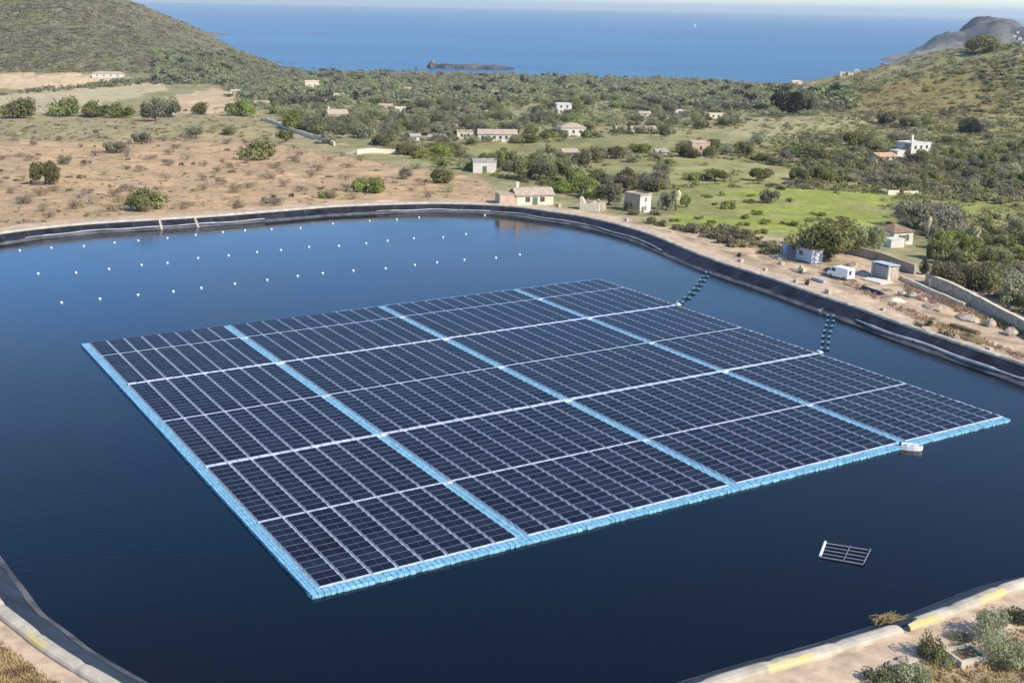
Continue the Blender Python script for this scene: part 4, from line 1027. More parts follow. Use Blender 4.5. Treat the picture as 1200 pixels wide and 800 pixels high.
def build_houses():
    t, p, k = house('farmhouse', 'long low cream farmhouse with tiled roof and green door by the far bank', 627, 240, 44, 17, 6.0, 14, 'gable', 'cream', 'rooftile', 2, True, True)
    mb = MB(); mb.box((-6.4, 2.4, 0.9), (4.2, 4.6, 3.4)); mb.box((-6.4, 2.4, 2.68), (4.4, 4.8, 0.14), 0, 1); mb.build('annex', [M['pink'], M['rooftile']], t)
    # roofless ruin
    p = hit(691, 247); t = thing('ruined_hut', 'roofless pale stone ruin with broken walls right of the farmhouse', 'ruin', tuple(p), R(-22))
    g = random.Random(3)
    def broken(name, a, b, hs, th=0.45):
        mb = MB(); a = np.array(a); b = np.array(b); d = (b - a) / np.linalg.norm(b - a); nn = np.array([-d[1], d[0]]) * th / 2; rings = []
        for i, h in enumerate(hs):
            c = a + (b - a) * i / (len(hs) - 1); rings.append([(*(c - nn), -0.6), (*(c + nn), -0.6), (*(c + nn), h), (*(c - nn), h)])
        mb.loft(rings); mb.build(name, M['stone'] if name != 'front_wall' else M['cream'], t)
    broken('front_wall', (-2.4, 0), (2.4, 0), [2.9, 2.8, 1.6, 1.5, 2.0, 2.4, 1.9, 2.2]); broken('side_wall', (-2.4, 0.25), (-2.4, 4), [2.9, 3.0, 2.2, 1.8]); broken('side_wall', (2.4, 0.25), (2.4, 4), [2.2, 1.5, 1.9, 1.2]); broken('back_wall', (-2.1, 4), (2.1, 4), [1.8, 1.6, 2.2, 1.2])
    t, p, k = house('tall_house', 'tall two storey house, beige on one side and white on the other, near the rim', 756, 249, 18, 20, 5.0, 40, 'flat', 'white', 'beige', 1, True, False, 2)
    mb = MB(); mb.box((-18 * k / 2 - 0.05, 2.5, 20 * k / 2 - 0.25), (0.08, 4.98, 20 * k + 0.45)); mb.build('gable_wall', M['beige'], t)
    house('white_shed', 'plain white shed with grey flat roof between field and valley trees', 568, 203, 27, 13, 6, 4, 'flat', 'white', 'roofgrey', 0, True)
    house('long_barn', 'longest white building, low with a pale tiled roof, mid valley', 583, 166, 52, 15, 9, 3, 'gable', 'white', 'rooftile', 6, False)
    house('tiled_villa', 'villa with a pyramid tiled roof right of the long barn', 672, 160, 34, 17, 10, 8, 'hip', 'white', 'rooftile', 3, True)
    house('cube_villa', 'boxy white villa among trees uphill of the pyramid roofed villa', 661, 134, 20, 14, 8, 8, 'flat', 'white', 'white', 2, True, False, 2)
    house('pink_villa', 'large villa with pinkish roof above the diagonal wall', 397, 144, 26, 17, 11, 20, 'gable', 'white', 'rooftile', 3, True, True)
    house('terrace_villa', 'pale villa with brown roof high on the left under the sea', 366, 106, 18, 12, 9, 10, 'flat', 'cream', 'cream', 2, True)
    house('hill_villa', 'low wide white villa at the foot of the big left hill', 126, 91, 38, 7, 10, 6, 'hip', 'white', 'rooftile', 4, False)
    house('cottage', 'small white cottage at the top corner of the sandy plot', 276, 111, 12, 7, 6, 8, 'gable', 'white', 'rooftile', 1, True)
    house('cottage', 'small low white cottage above the start of the diagonal wall', 307, 124, 18, 6, 6, 8, 'gable', 'white', 'rooftile', 2, True)
    house('annex_house', 'cream house with flat roof just left of the long barn', 545, 163, 22, 10, 7, 3, 'flat', 'cream', 'rooftile', 2, True)
    house('cottage', 'pale cottage behind the cream flat roofed house', 538, 152, 16, 6, 6, 3, 'gable', 'cream', 'rooftile', 1, False)
    house('farm_shed', 'little grey roofed shed left of the cream house', 487, 165, 13, 9, 5, 10, 'gable', 'white', 'roofgrey', 1, True)
    house('farm_shed', 'low dark roofed shed between the grey shed and the cream house', 512, 164, 22, 6, 6, 3, 'gable', 'cream', 'roofgrey', 2, False)
    for x, lab in ((728, 'leftmost of three low pale cottages in a row above the pale meadow'), (746, 'middle one of three low pale cottages in a row above the pale meadow'), (763, 'rightmost of three low pale cottages in a row above the pale meadow')):
        house('cottage', lab, x, 155, 13, 7, 6, 5, 'gable', 'cream', 'rooftile', 1, False)
    house('cottage', 'white cottage in trees left of the valley greens above the row of three', 756, 137, 15, 7, 6, 5, 'gable', 'white', 'rooftile', 1, False)
    house('cottage', 'flat white cottage to the right above the row of three', 796, 134, 13, 5, 6, 5, 'flat', 'white', 'white', 1, False)
    house('greenhouse_shed', 'long thin pale shed at the upper edge of the valley fields', 842, 139, 24, 6, 5, 3, 'flat', 'cream', 'cream', 3, False)
    house('cottage', 'small white cottage at the upper edge of the pale meadow', 776, 182, 16, 7, 5, 5, 'gable', 'white', 'roofgrey', 1, True)
    house('brick_ruin', 'brown earthen house without roof tiles above the bright meadow', 821, 181, 24, 16, 7, 5, 'flat', 'pink', 'pink', 1, True)
    house('cottage', 'pale cottage with pink roof between the trees behind the farmhouse', 668, 183, 20, 8, 6, 5, 'gable', 'cream', 'rooftile', 2, True)
    house('bungalow', 'pale bungalow among trees above the pink roofed villa', 452, 127, 18, 5, 7, 5, 'gable', 'cream', 'rooftile', 2, False)
    house('bungalow', 'pale bungalow right of its neighbour above the grassy plots', 470, 132, 16, 6, 7, 5, 'flat', 'white', 'cream', 2, False)
    house('bungalow', 'tiny white bungalow between the terrace villa and the pink villa', 396, 116, 11, 6, 6, 5, 'flat', 'white', 'white', 1, False)
    house('bungalow', 'white bungalow in the wood straight above the long barn', 580, 112, 9, 6, 7, 5, 'gable', 'white', 'rooftile', 1, False)
    house('bungalow', 'white bungalow in the wood right of the one above the barn', 594, 115, 8, 5, 7, 5, 'flat', 'white', 'white', 1, False)
    house('bungalow', 'low cream bungalow on the clearing below the two wood bungalows', 574, 135, 15, 5, 7, -20, 'flat', 'cream', 'cream', 2, False)
    house('bungalow', 'small cream bungalow in the wood left of the headland rock', 477, 108, 10, 6, 8, 5, 'gable', 'cream', 'rooftile', 1, False)
    # white villa on the right
    t, p, k = house('white_villa', 'big bright white two storey villa on the right below the ochre hill', 1078, 186, 34, 20, 9, 28, 'flat', 'white', 'white', 3, True, False, 2)
    mb = MB(); mb.box((-1.0, 4.0, 7.4), (0.8, 0.8, 2.6)); mb.build('chimney', M['white'], t)
    mb = MB(); mb.box((-8.5, 3.0, 1.6), (4.6, 4, 3.4)); mb.box((-8.5, 3, 3.4), (4.9, 4.3, .2)); mb.build('annex', M['white'], t)
    house('guest_house', 'low house with orange roof left of the white villa', 1040, 188, 28, 8, 7, 18, 'gable', 'white', 'rooforange', 3, False)
    # brown roofed house by the yard
    t, p, k = house('yard_house', 'white house with brown roof behind the yard beside the palms', 1058, 287, 27, 21, 6, 24, 'hip', 'white', 'roofbrown', 2, True)
    mb = MB(); mb.box((-3.8, -1.4, 0.4), (3.4, 2.6, 3.0)); mb.box((-3.8, -1.4, 1.98), (3.6, 2.8, 0.14)); mb.build('terrace', M['white'], t)
    # low ruin walls in the meadow
    p = hit(1058, 229); t = thing('low_ruin', 'low broken pale walls on the slope below the white villa', 'ruin', tuple(p), R(6))
    for a, b, hh in (((-4.5, 0), (-1, 0.3), 1.4), ((0, 0), (4.6, 0.2), 1.2), ((-4.5, 0.3), (-4.7, 3), 1.2)):
        mb = MB(); a = np.array(a); b = np.array(b); c = (a + b) / 2; d = b - a
        mb.box((c[0], c[1], hh / 2 - 0.2), (np.linalg.norm(d), 0.5, hh + 0.4), math.atan2(d[1], d[0]), 0, 0.95); mb.build('wall_stub', M['cream'], t)
    # coast and headland houses
    for i, (x, y, w, h, lab) in enumerate([
        (958, 92, 9, 4, 'cream house at the near end of the shore village'), (968, 90, 9, 5, 'pale house second along in the shore village'), (978, 89, 8, 5, 'pinkish house in the middle of the shore village'),
        (988, 89, 8, 4, 'cream house toward the cove end of the shore village'), (997, 88, 7, 3, 'last small house of the shore village toward the cove'), (934, 100, 13, 5, 'white house with flat roof inland of the shore village'),
        (893, 95, 7, 3, 'small white house alone at the wood edge by the sea'), (546, 86, 9, 4, 'white house in the wood near the headland rock'), (1004, 85, 6, 3, 'tiny house nearest the cove')]):
        if hit(x, y) is not None: house('shore_house', lab, x, y, w, h, 8, random.uniform(-15, 20), 'flat', 'cream' if i % 2 else 'white', 'rooftile' if i in (2, 4) else 'cream', 1, False)
    for i, (x, y, w, h) in enumerate([(1189, 44, 4, 2), (1195, 47, 4, 3), (1193, 39, 3, 2), (1203, 44, 4, 3), (1199, 52, 4, 2)]):
        if hit(x, y) is not None: house('headland_house', 'white house on the far headland right of the dark peak', x, y, w, h, 12, random.uniform(-15, 20), 'flat', 'white', 'white', 1, False, group='white houses on the far headland')

def wall_line(name, label, path, h, th, m, capm=None, cat='wall'):
    P = [hit(x, y) for x, y in path]; o = P[0]
    t = thing(name, label, cat, tuple(o)); mb = MB(); cp = MB(); rings = []; rc = []; Q = []
    for i in range(len(P) - 1):
        n = max(2, int(np.linalg.norm(P[i + 1] - P[i]) / 2))
        for s in np.linspace(0, 1, n, endpoint=(i == len(P) - 2)): Q.append(P[i] * (1 - s) + P[i + 1] * s - o)
    Q = np.array(Q); Q[:, 2] = terrain(Q[:, 0] + o[0], Q[:, 1] + o[1]) - o[2]
    for i, q in enumerate(Q):
        d = Q[min(i + 1, len(Q) - 1)] - Q[max(i - 1, 0)]; nn = np.array([-d[1], d[0], 0]); nn /= np.linalg.norm(nn); hh = h + random.uniform(-0.06, 0.06)
        a = q - nn * th / 2; b = q + nn * th / 2
        rings.append([a + (0, 0, -0.5), b + (0, 0, -0.5), b + (0, 0, hh), a + (0, 0, hh)])
        a = q - nn * (th / 2 + .06); b = q + nn * (th / 2 + .06)
        rc.append([a + (0, 0, hh + .004), b + (0, 0, hh + .004), b + (0, 0, hh + .12), a + (0, 0, hh + .12)])
    mb.loft(rings); mb.build('wall_body', M[m], t)
    if capm: cp.loft(rc); cp.build('wall_top', M[capm], t)

def build_yard():
    wall_line('stone_wall', 'long brown stone wall behind the dirt yard on the right', [(1085, 333), (1120, 348), (1150, 364), (1200, 391), (1260, 420)], 1.9, 0.5, 'stone', 'cream')
    wall_line('garden_wall', 'brown wall in front of the brown roofed house', [(988, 296), (1030, 306), (1072, 322)], 1.6, 0.4, 'stone', 'stone')
    wall_line('low_wall', 'low pale block wall between the yard and the stone wall', [(1055, 327), (1085, 341), (1130, 360)], 0.7, 0.4, 'cream')
    wall_line('retaining_wall', 'diagonal pale wall climbing along the top of the dry field', [(306, 141), (330, 149), (360, 160), (392, 171)], 1.6, 0.6, 'cream')
    wall_line('retaining_wall', 'short level pale wall at the corner of the dry field', [(418, 181), (440, 179), (468, 180)], 1.5, 0.6, 'cream')
    # blue grey cabin
    p = hit(941, 307); e = hit(975, 300)
    ang = math.atan2(*(at(1060, 381, 1.75) - at(900, 325, 1.75))[[1, 0]])
    t = thing('site_cabin', 'blue grey metal site cabin under the largest tree', 'cabin', tuple(p), ang)
    mb = MB(); mb.box((0, 1.3, 1.35), (4.6, 2.5, 2.3)); mb.build('wall', M['cabin'], t)
    mb = MB(); mb.box((0, 1.3, 2.6), (4.8, 2.7, 0.16)); mb.build('roof', M['roofgrey'], t)
    mb = MB(); mb.box((2.34, 1.3, 1.2), (0.06, 0.9, 1.9)); dd = mb.build('door', M['vanwhite'], t)
    mb = MB(); mb.box((2.39, 1.6, 1.2), (0.05, 0.06, 0.2)); mb.build('handle', M['steel'], dd)
    mb = MB(); mb.box((-0.8, 0.02, 1.6), (1.2, 0.05, 0.8)); w = mb.build('window', M['frame'], t); mb = MB(); mb.box((-0.8, -0.012, 1.6), (1.05, 0.02, 0.65)); mb.build('pane', M['pane'], w)
    for x in (-2, 2):
        mb = MB(); mb.box((x, 1.3, 0.05), (0.4, 2.3, 0.36)); mb.build('skid', M['steel'], t)
    p = hit(922, 298); mb = MB(); mb.box((0, 0, 0.9), (1.3, 1.3, 1.8), ang, 0, 0.96); mb.box((0, 0, 1.85), (1.4, 1.4, 0.12), ang, 1)
    tag(mb.build('water_tank', [M['cabin'], M['steel']], None, tuple(p)), 'small pale blue cube tank behind the blue grey cabin', 'tank')
    # white van
    p = hit(985, 326)
    t = thing('white_van', 'white van parked in the dirt yard facing away from the reservoir', 'van', tuple(p), ang + R(190))
    prof = [(-2.3, 0.35), (-2.3, 1.0), (-2.28, 1.95), (-2.0, 2.1), (0.9, 2.1), (1.3, 1.95), (1.75, 1.25), (2.35, 1.05), (2.42, 0.7), (2.4, 0.35)]
    mb = MB(); rings = []
    for y, sx, dz in ((-0.95, 0.97, -0.05), (-0.85, 1, 0), (0.85, 1, 0), (0.95, 0.97, -0.05)): rings.append([(x * sx, y, z + (dz if z > 0.4 else 0)) for x, z in prof])
    mb.loft(rings); mb.build('body', M['vanwhite'], t)
    for s in (-1, 1):
        mb = MB(); mb.add([(0.5, s * 0.957, 1.25), (1.45, s * 0.957, 1.25), (1.2, s * 0.957, 1.8), (0.5, s * 0.957, 1.8), (0.5, s * 0.97, 1.25), (1.45, s * 0.97, 1.25), (1.2, s * 0.97, 1.8), (0.5, s * 0.97, 1.8)], [(0, 1, 2, 3), (4, 5, 6, 7), (0, 1, 5, 4), (1, 2, 6, 5), (2, 3, 7, 6), (3, 0, 4, 7)]); mb.build('side_window', M['pane'], t)
        for x in (-1.5, 1.5):
            mb = MB(); mb.tube([(x, s * 0.72, 0.33), (x, s * 0.97, 0.33)], 0.34, 14); wh = mb.build('wheel', M['rubber'], t)
            mb = MB(); mb.tube([(x, s * 0.965, 0.33), (x, s * 0.985, 0.33)], 0.2, 12); mb.build('rim', M['steel'], wh)
        mb = MB(); mb.box((2.36, s * 0.7, 0.8), (0.1, 0.3, 0.18)); mb.build('headlight', M['buoy'], t)
    mb = MB(); mb.box((-2.31, 0.35, 1.4), (0.04, 0.6, 0.8)); mb.build('rear_window', M['pane'], t)
    mb = MB(); mb.add([(1.36, -0.8, 1.93), (1.36, 0.8, 1.93), (1.78, 0.8, 1.28), (1.78, -0.8, 1.28), (1.33, -0.8, 1.90), (1.33, 0.8, 1.90), (1.75, 0.8, 1.25), (1.75, -0.8, 1.25)], [(0, 1, 2, 3), (4, 5, 6, 7), (0, 1, 5, 4), (1, 2, 6, 5), (2, 3, 7, 6), (3, 0, 4, 7)]); mb.build('windscreen', M['pane'], t)
    # trailer behind the van
    p = hit(973, 322); mb = MB(); mb.box((0, 0, 0.7), (2.2, 1.2, 0.35), ang); mb.box((-0.3, 0.0, 1.05), (1.2, 0.9, 0.35), ang, 0, 0.8)
    for s in (-1, 1): mb.tube([(s * 0.6 * math.sin(-ang), s * 0.6 * math.cos(ang), 0.3), (s * 0.8 * math.sin(-ang), s * 0.8 * math.cos(ang), 0.3)], 0.3, 12)
    tag(mb.build('low_trailer', M['navy'], None, tuple(p)), 'low dark trailer standing behind the white van', 'trailer')
    # open sided transformer kiosk with grey sheeting
    p = hit(1030, 327); t = thing('pump_house', 'small open pump house with white posts and grey mesh front in the yard', 'pump house', tuple(p), ang + R(6))
    for x in (-1.9, 1.9):
        mb = MB(); mb.box((x, 0.15, 1.25), (0.25, 0.3, 2.9)); mb.build('post', M['white'], t)
    mb = MB(); mb.box((0, 0.3, 1.3), (3.5, 0.08, 2.2)); mb.build('mesh_front', M['roofgrey'], t)
    mb = MB(); mb.box((0, 2.4, 1.2), (4.0, 0.2, 2.6)); mb.build('back_wall', M['stone'], t)
    for x in (-1.9, 1.9):
        mb = MB(); mb.box((x, 1.3, 1.2), (0.2, 1.95, 2.4)); mb.build('side_wall', M['stone'], t)
    mb = MB(); mb.add([(-2.2, -0.1, 2.72), (2.2, -0.1, 2.72), (2.2, 2.6, 2.52), (-2.2, 2.6, 2.52), (-2.2, -0.1, 2.86), (2.2, -0.1, 2.86), (2.2, 2.6, 2.66), (-2.2, 2.6, 2.66)], [(3, 2, 1, 0), (4, 5, 6, 7), (0, 1, 5, 4), (1, 2, 6, 5), (2, 3, 7, 6), (3, 0, 4, 7)]); mb.build('roof', M['cabin'], t)
    mb = MB(); mb.box((1.0, -1.6, 0.08), (4.6, 3.0, 0.3)); mb.build('concrete_apron', M['white'], t)
    # rim blocks
    mb = MB(); mb.box((0, 0, 0.42), (1.5, 1.1, 0.95), 0, 0, 0.88); bl = mb.mesh('block', M['concrete'])
    for i, (x, y) in enumerate([(868, 307), (897, 317), (933, 331), (971, 344), (1035, 364), (1084, 390), (1159, 412), (735, 259), (655, 243), (612, 237), (567, 235)]):
        p = hit(x, y)
        if p is None: p = at(x, y, 1.5)
        o = bpy.data.objects.new('rim_block', bl); COL.objects.link(o); o.location = (p[0], p[1], max(p[2], 1.42)); o.rotation_euler = (0, 0, ang + random.uniform(-0.1, 0.1)); s = random.uniform(0.5, 0.85); o.scale = (s, s, s)
        tag(o, 'white concrete block sitting on the track along the far rim', 'block', 'white blocks along the rim track')
    # boulders and spoil
    def rock(px, py, r, label, m='stone', flat=0.7):
        r *= 0.7
        p = hit(px, py); mb = MB(); mb.ball((0, 0, r * 0.35), r, 9, 6, sz=flat); g = random.Random(int(px)); mb.v = [(a * g.uniform(.75, 1.2), b * g.uniform(.75, 1.2), c * g.uniform(.8, 1.15)) for a, b, c in mb.v]
        tag(mb.build('boulder', M[m], None, tuple(p)), label, 'boulder')
    rock(1057, 346, 1.1, 'pale boulder at the end of the pump house apron, first of three')
    rock(1068, 348, 1.3, 'largest pale boulder beyond the pump house apron')
    rock(1082, 352, 0.9, 'flat pale boulder furthest from the pump house apron', flat=0.45)
    rock(956, 306, 1.3, 'pale heap of rubble at the cabin end', flat=0.5)
    rock(916, 310, 0.9, 'pale rock beside the track in front of the cabin')
    rock(1160, 382, 1.3, 'grey cream rock below the stone wall', flat=0.9)
    rock(1184, 392, 1.5, 'long grey rock below the stone wall, nearer the frame edge', flat=0.7)
    rock(1046, 781, 0.8, 'pale slab like rock at the bottom beside the track', flat=0.35)
    rock(1062, 776, 0.9, 'flat pale rock beside the silvery bush at the bottom', flat=0.3)
    def heap(px, py, w, h, label, m):
        p = hit(px, py); g = random.Random(int(px * 3 + py)); mb = MB(); n = 14; rings = []
        for t_ in (1.0, 0.8, 0.5, 0.2):
            rings.append([(w / 2 * t_ * g.uniform(.82, 1.18) * math.cos(6.283 * i / n), w / 2 * 0.7 * t_ * g.uniform(.82, 1.18) * math.sin(6.283 * i / n), -0.15 if t_ == 1 else h * (1 - t_) ** 0.8 * g.uniform(.85, 1.15)) for i in range(n)])
        mb.loft(rings); tag(mb.build('spoil_heap', m, None, tuple(p), ang), label, 'heap')
    earth = mat('spoil_earth', (0.44, 0.34, 0.23), 0.95, 0.35, 1.2, bump=0.8, detail=7)
    for a in ((1002, 314, 5.5, 1.2, 'low tan spoil heap behind the white van', earth), (1012, 322, 4, 0.9, 'small spoil heap between the van and the pump house', M['stone']), (914, 302, 5, 0.8, 'long low spoil heap in front of the pale blue tank', earth),
              (1100, 362, 6, 0.9, 'flat spoil heap below the low block wall', earth), (1135, 374, 5, 1.0, 'grey rubble heap below the stone wall, nearest the post', M['stone']), (1050, 352, 4, 0.6, 'pale rubble heap beside the boulders', M['cream']), (880, 300, 4.5, 0.6, 'thin heap of earth between the first white blocks', earth), (1140, 398, 5, 0.9, 'brown heap on the rim beyond the gear pile', M['debris'])): heap(*a)
    def pipes(px, py, label, m, n=5, L_=5.0):
        p = hit(px, py); mb = MB()
        for k in range(n): mb.tube([(-L_ / 2 + (k % 2) * 0.3, (k % 3) * 0.32, 0.16 + 0.28 * (k // 3)), (L_ / 2, (k % 3) * 0.32 + 0.05 * (k % 2), 0.16 + 0.28 * (k // 3))], 0.15, 8)
        tag(mb.build('pipe_bundle', M[m], None, tuple(p), ang), label, 'pipes')
    pipes(1020, 342, 'bundle of dark pipes lying on the yard before the pump house', 'navy'); pipes(958, 330, 'short bundle of pale pipes near the yellow machine', 'hdpe_white', 4, 3.5); pipes(1128, 388, 'rusty brown pole bundle on the rim beside the gear heap', 'debris', 6, 5.5)
    def pallet(px, py, label):
        p = hit(px, py); t = thing('pallet', label, 'pallet', tuple(p), ang + random.uniform(-.4, .4))
        for k in range(5):
            mb = MB(); mb.box((0, -0.5 + k * 0.25, 0.16), (1.3, 0.16, 0.04)); mb.build('board', M['beige'], t)
        for x in (-0.55, 0, 0.55):
            mb = MB(); mb.box((x, 0, 0.07), (0.12, 1.15, 0.13)); mb.build('bearer', M['debris'], t)
    pallet(995, 334, 'wooden pallet on the ground in front of the white van'); pallet(1040, 340, 'wooden pallet beside the pump house apron'); pallet(930, 316, 'wooden pallet left of the yellow machine')
    # yellow machine
    p = hit(940, 320); t = thing('yellow_machine', 'small yellow roller machine on the yard near the rim', 'machine', tuple(p), ang)
    mb = MB(); mb.box((0, 0, 0.75), (1.5, 0.8, 0.5), 0, 0, 0.85); mb.box((-0.3, 0, 1.15), (0.6, 0.6, 0.4), 0, 0, 0.8); mb.build('body', M['yellow'], t)
    for x in (-0.5, 0.5):
        mb = MB(); mb.tube([(x, -0.42, 0.3), (x, 0.42, 0.3)], 0.3, 12); mb.build('drum', M['steel'], t)
    # dark scrub and gear by the rim
    for x, y, w, h, lab in ((945, 334, 7, 11, 'narrow dark bush on the rim below the yellow machine'), (866, 301, 5, 8, 'tiny dark bush at the rim beside the first white block'), (1076, 384, 12, 12, 'dark dry bush behind the white block, on its near side'), (1088, 382, 10, 10, 'dark dry bush behind the white block, on its far side')):
        plant_px('dark_bush', x, y, w, h, lab)
    p = hit(1112, 392); t = thing('mooring_gear_heap', 'brown heap of old poles and gear on the rim track', 'heap', tuple(p), ang); g = random.Random(9)
    for k in range(14):
        mb = MB(); a = g.uniform(0, 6.28); c = np.array([g.uniform(-2.4, 2.4), g.uniform(-0.8, 0.8), 0]); L_ = g.uniform(0.8, 2.0)
        mb.tube([c, c + np.array([math.cos(a) * L_ * 0.4, math.sin(a) * L_ * 0.4, L_ * g.uniform(0.3, 1)])], 0.11, 6); mb.build('pole', M['debris'], t)
    for k in range(6):
        mb = MB(); mb.box((g.uniform(-2.2, 2.2), g.uniform(-0.8, 0.8), 0.2), (g.uniform(.5, .9), g.uniform(.4, .7), 0.5), g.uniform(0, 3), 0, 0.8); mb.build('crate', M['debris'] if k % 2 else M['beige'], t)
    # street lamp style post and fence posts
    p = hit(1087, 352); t = thing('utility_post', 'thin pale post standing between the yard and the stone wall', 'post', tuple(p))
    mb = MB(); mb.tube([(0, 0, -0.2), (0, 0, 3.4)], 0.07, 8); mb.build('pole', M['steel'], t); mb = MB(); mb.box((0, 0, 3.4), (0.35, 0.25, 0.2)); mb.build('cap', M['steel'], t)
    p = hit(1043, 320); t = thing('gate_post', 'short dark post beside the pump house', 'post', tuple(p)); mb = MB(); mb.tube([(0, 0, -0.2), (0, 0, 1.9)], 0.16, 8); mb.build('pole', M['navy'], t); mb = MB(); mb.box((0, 0, 1.95), (0.4, 0.4, 0.1)); mb.build('cap', M['steel'], t)
    # valve chamber
    a, b, c, d = [at(x, y, 1.9) for x, y in ((1108, 762), (1131, 752), (1153, 767), (1136, 779))]
    o = (a + b + c + d) / 4; sx = np.linalg.norm(c - b); sy = np.linalg.norm(b - a); an = math.atan2(*(c - b)[[1, 0]]); zg = float(terrain(o[0], o[1]))
    t = thing('valve_chamber', 'open low concrete box filled with earth beside the near track', 'concrete box', (o[0], o[1], zg), an)
    for (cx, cy, wx, wy) in ((0, -sy / 2, sx, 0.22), (0, sy / 2, sx, 0.22), (-sx / 2 + .11, 0, 0.22, sy - .22), (sx / 2 - .11, 0, 0.22, sy - .22)):
        mb = MB(); mb.box((cx, cy, 0.2), (wx, wy, 0.75)); mb.build('side_wall', M['concrete'], t)
    mb = MB(); mb.box((0, 0, 0.1), (sx - .46, sy - .24, 0.6)); mb.build('earth_fill', mat('dark_earth', (0.16, 0.12, 0.075), 0.95, 0.4, 3.0), t)
    # brush bundle in the water at the kerb gap
    p = at(1040, 725, 0.7); g = np.random.default_rng(4); mb = MB()
    for k in range(120):
        c = np.array([g.normal() * 0.6, g.normal() * 0.2, g.uniform(-0.35, 0.3)]); a = R(20) + g.normal() * 0.35; L_ = g.uniform(0.5, 1.3)
        mb.tube([c - L_ / 2 * np.array([math.cos(a), math.sin(a), 0.1]), c + L_ / 2 * np.array([math.cos(a), math.sin(a), 0.1])], g.uniform(0.015, 0.04), 5)
    tag(mb.build('brush_bundle', M['debris'], None, tuple(p)), 'bundle of dry brown brush caught at the gap in the kerb', 'brush')

def build_sea():
    m = bpy.data.materials.new('sea_water'); m.use_nodes = True; nt = m.node_tree; N = nt.nodes; L = nt.links; b = N['Principled BSDF']
    b.inputs['Roughness'].default_value = 0.30; b.inputs['IOR'].default_value = 1.33
    tc = N.new('ShaderNodeTexCoord'); mp = N.new('ShaderNodeMapping'); mp.inputs['Scale'].default_value = (1, 2.5, 1); L.new(tc.outputs['Object'], mp.inputs['Vector'])
    n = N.new('ShaderNodeTexNoise'); n.inputs['Scale'].default_value = 0.02; n.inputs['Detail'].default_value = 6; L.new(mp.outputs['Vector'], n.inputs['Vector'])
    n2 = N.new('ShaderNodeTexNoise'); n2.inputs['Scale'].default_value = 0.0009; n2.inputs['Detail'].default_value = 7; L.new(mp.outputs['Vector'], n2.inputs['Vector'])
    cr = N.new('ShaderNodeMix'); cr.data_type = 'RGBA'; cr.inputs['A'].default_value = (0.001, 0.050, 0.125, 1); cr.inputs['B'].default_value = (0.006, 0.095, 0.21, 1)
    mr = N.new('ShaderNodeMapRange'); mr.inputs['From Min'].default_value = 0.36; mr.inputs['From Max'].default_value = 0.64; L.new(n2.outputs['Fac'], mr.inputs['Value']); L.new(mr.outputs['Result'], cr.inputs['Factor']); L.new(cr.outputs['Result'], b.inputs['Base Color'])
    bp = N.new('ShaderNodeBump'); bp.inputs['Strength'].default_value = 1.0; bp.inputs['Distance'].default_value = 6.0; L.new(n.outputs['Fac'], bp.inputs['Height']); L.new(bp.outputs['Normal'], b.inputs['Normal'])
    mb = MB(); S = 45000
    mb.add([(-S, 1100, ZSEA), (S, 1100, ZSEA), (S, S, ZSEA), (-S, S, ZSEA)], [(0, 1, 2, 3)])
    struct(mb.build('sea', m))
    # sailing boat far out
    p = at(815, 32, ZSEA); k = np.linalg.norm(p - CAM) / F
    t = thing('sailing_boat', 'tiny white sailing boat far out on the sea', 'boat', (p[0], p[1], ZSEA), 0, None, (k, k, k))
    mb = MB(); rings = [[(x, -w, 0.5), (x, -w * .5, -0.2), (x, w * .5, -0.2), (x, w, 0.5)] for x, w in ((-1.6, .35), (-.5, .5), (.8, .4), (1.7, .05))]; mb.loft(rings); mb.build('hull', M['vanwhite'], t)
    mb = MB(); mb.tube([(0, 0, 0.4), (0, 0, 5)], 0.06, 6); mb.build('mast', M['steel'], t)
    mb = MB(); mb.add([(0.1, 0.02, 0.9), (0.1, 0.02, 4.8), (-1.5, 0.1, 0.9), (0.1, -0.02, 0.9), (0.1, -0.02, 4.8), (-1.5, 0.06, 0.9)], [(0, 1, 2), (5, 4, 3), (0, 3, 4, 1), (1, 4, 5, 2), (2, 5, 3, 0)]); mb.build('sail', M['buoy'], t)
    # rock islet and beacon at the point
    mb = MB(); c = at(537, 80, ZSEA); kk = np.linalg.norm(c - CAM) / F; g = random.Random(2); rings = []
    for x, w, h in ((-36, 2, 2), (-31, 8, 7), (-24, 11, 4), (-14, 13, 5), (-4, 14, 4.5), (8, 13, 5), (20, 12, 4), (30, 9, 3), (42, 8, 3), (54, 6, 3), (64, 3, 1)):
        j = lambda: g.uniform(.55, 1.45)
        rings.append([(x * kk, -w * kk * 1.6 * j(), -3), (x * kk, -w * kk * j(), h * kk * .6 * j()), (x * kk, 0, h * kk * j()), (x * kk, w * kk * j(), h * kk * .6), (x * kk, w * kk * 1.6, -3)])
    mb.loft(rings)
    o = mb.build('rock_point', mat('shore_rock', (0.085, 0.08, 0.075), 0.95, 0.5, 0.05, bump=0.5), None, (c[0], c[1], ZSEA)); struct(o)
    p = at(508, 74, ZSEA + 6); t = thing('beacon', 'tiny white beacon on the tip of the rocky point', 'beacon', (p[0], p[1], ZSEA + 4), 0, None, (kk, kk, kk))
    mb = MB(); mb.tube([(0, 0, -1), (0, 0, 3.6)], [1.3, 0.9], 10); mb.build('tower', M['white'], t); mb = MB(); mb.tube([(0, 0, 3.6), (0, 0, 4.6)], [1.1, 0.3], 10); mb.build('lantern', M['roofgrey'], t)

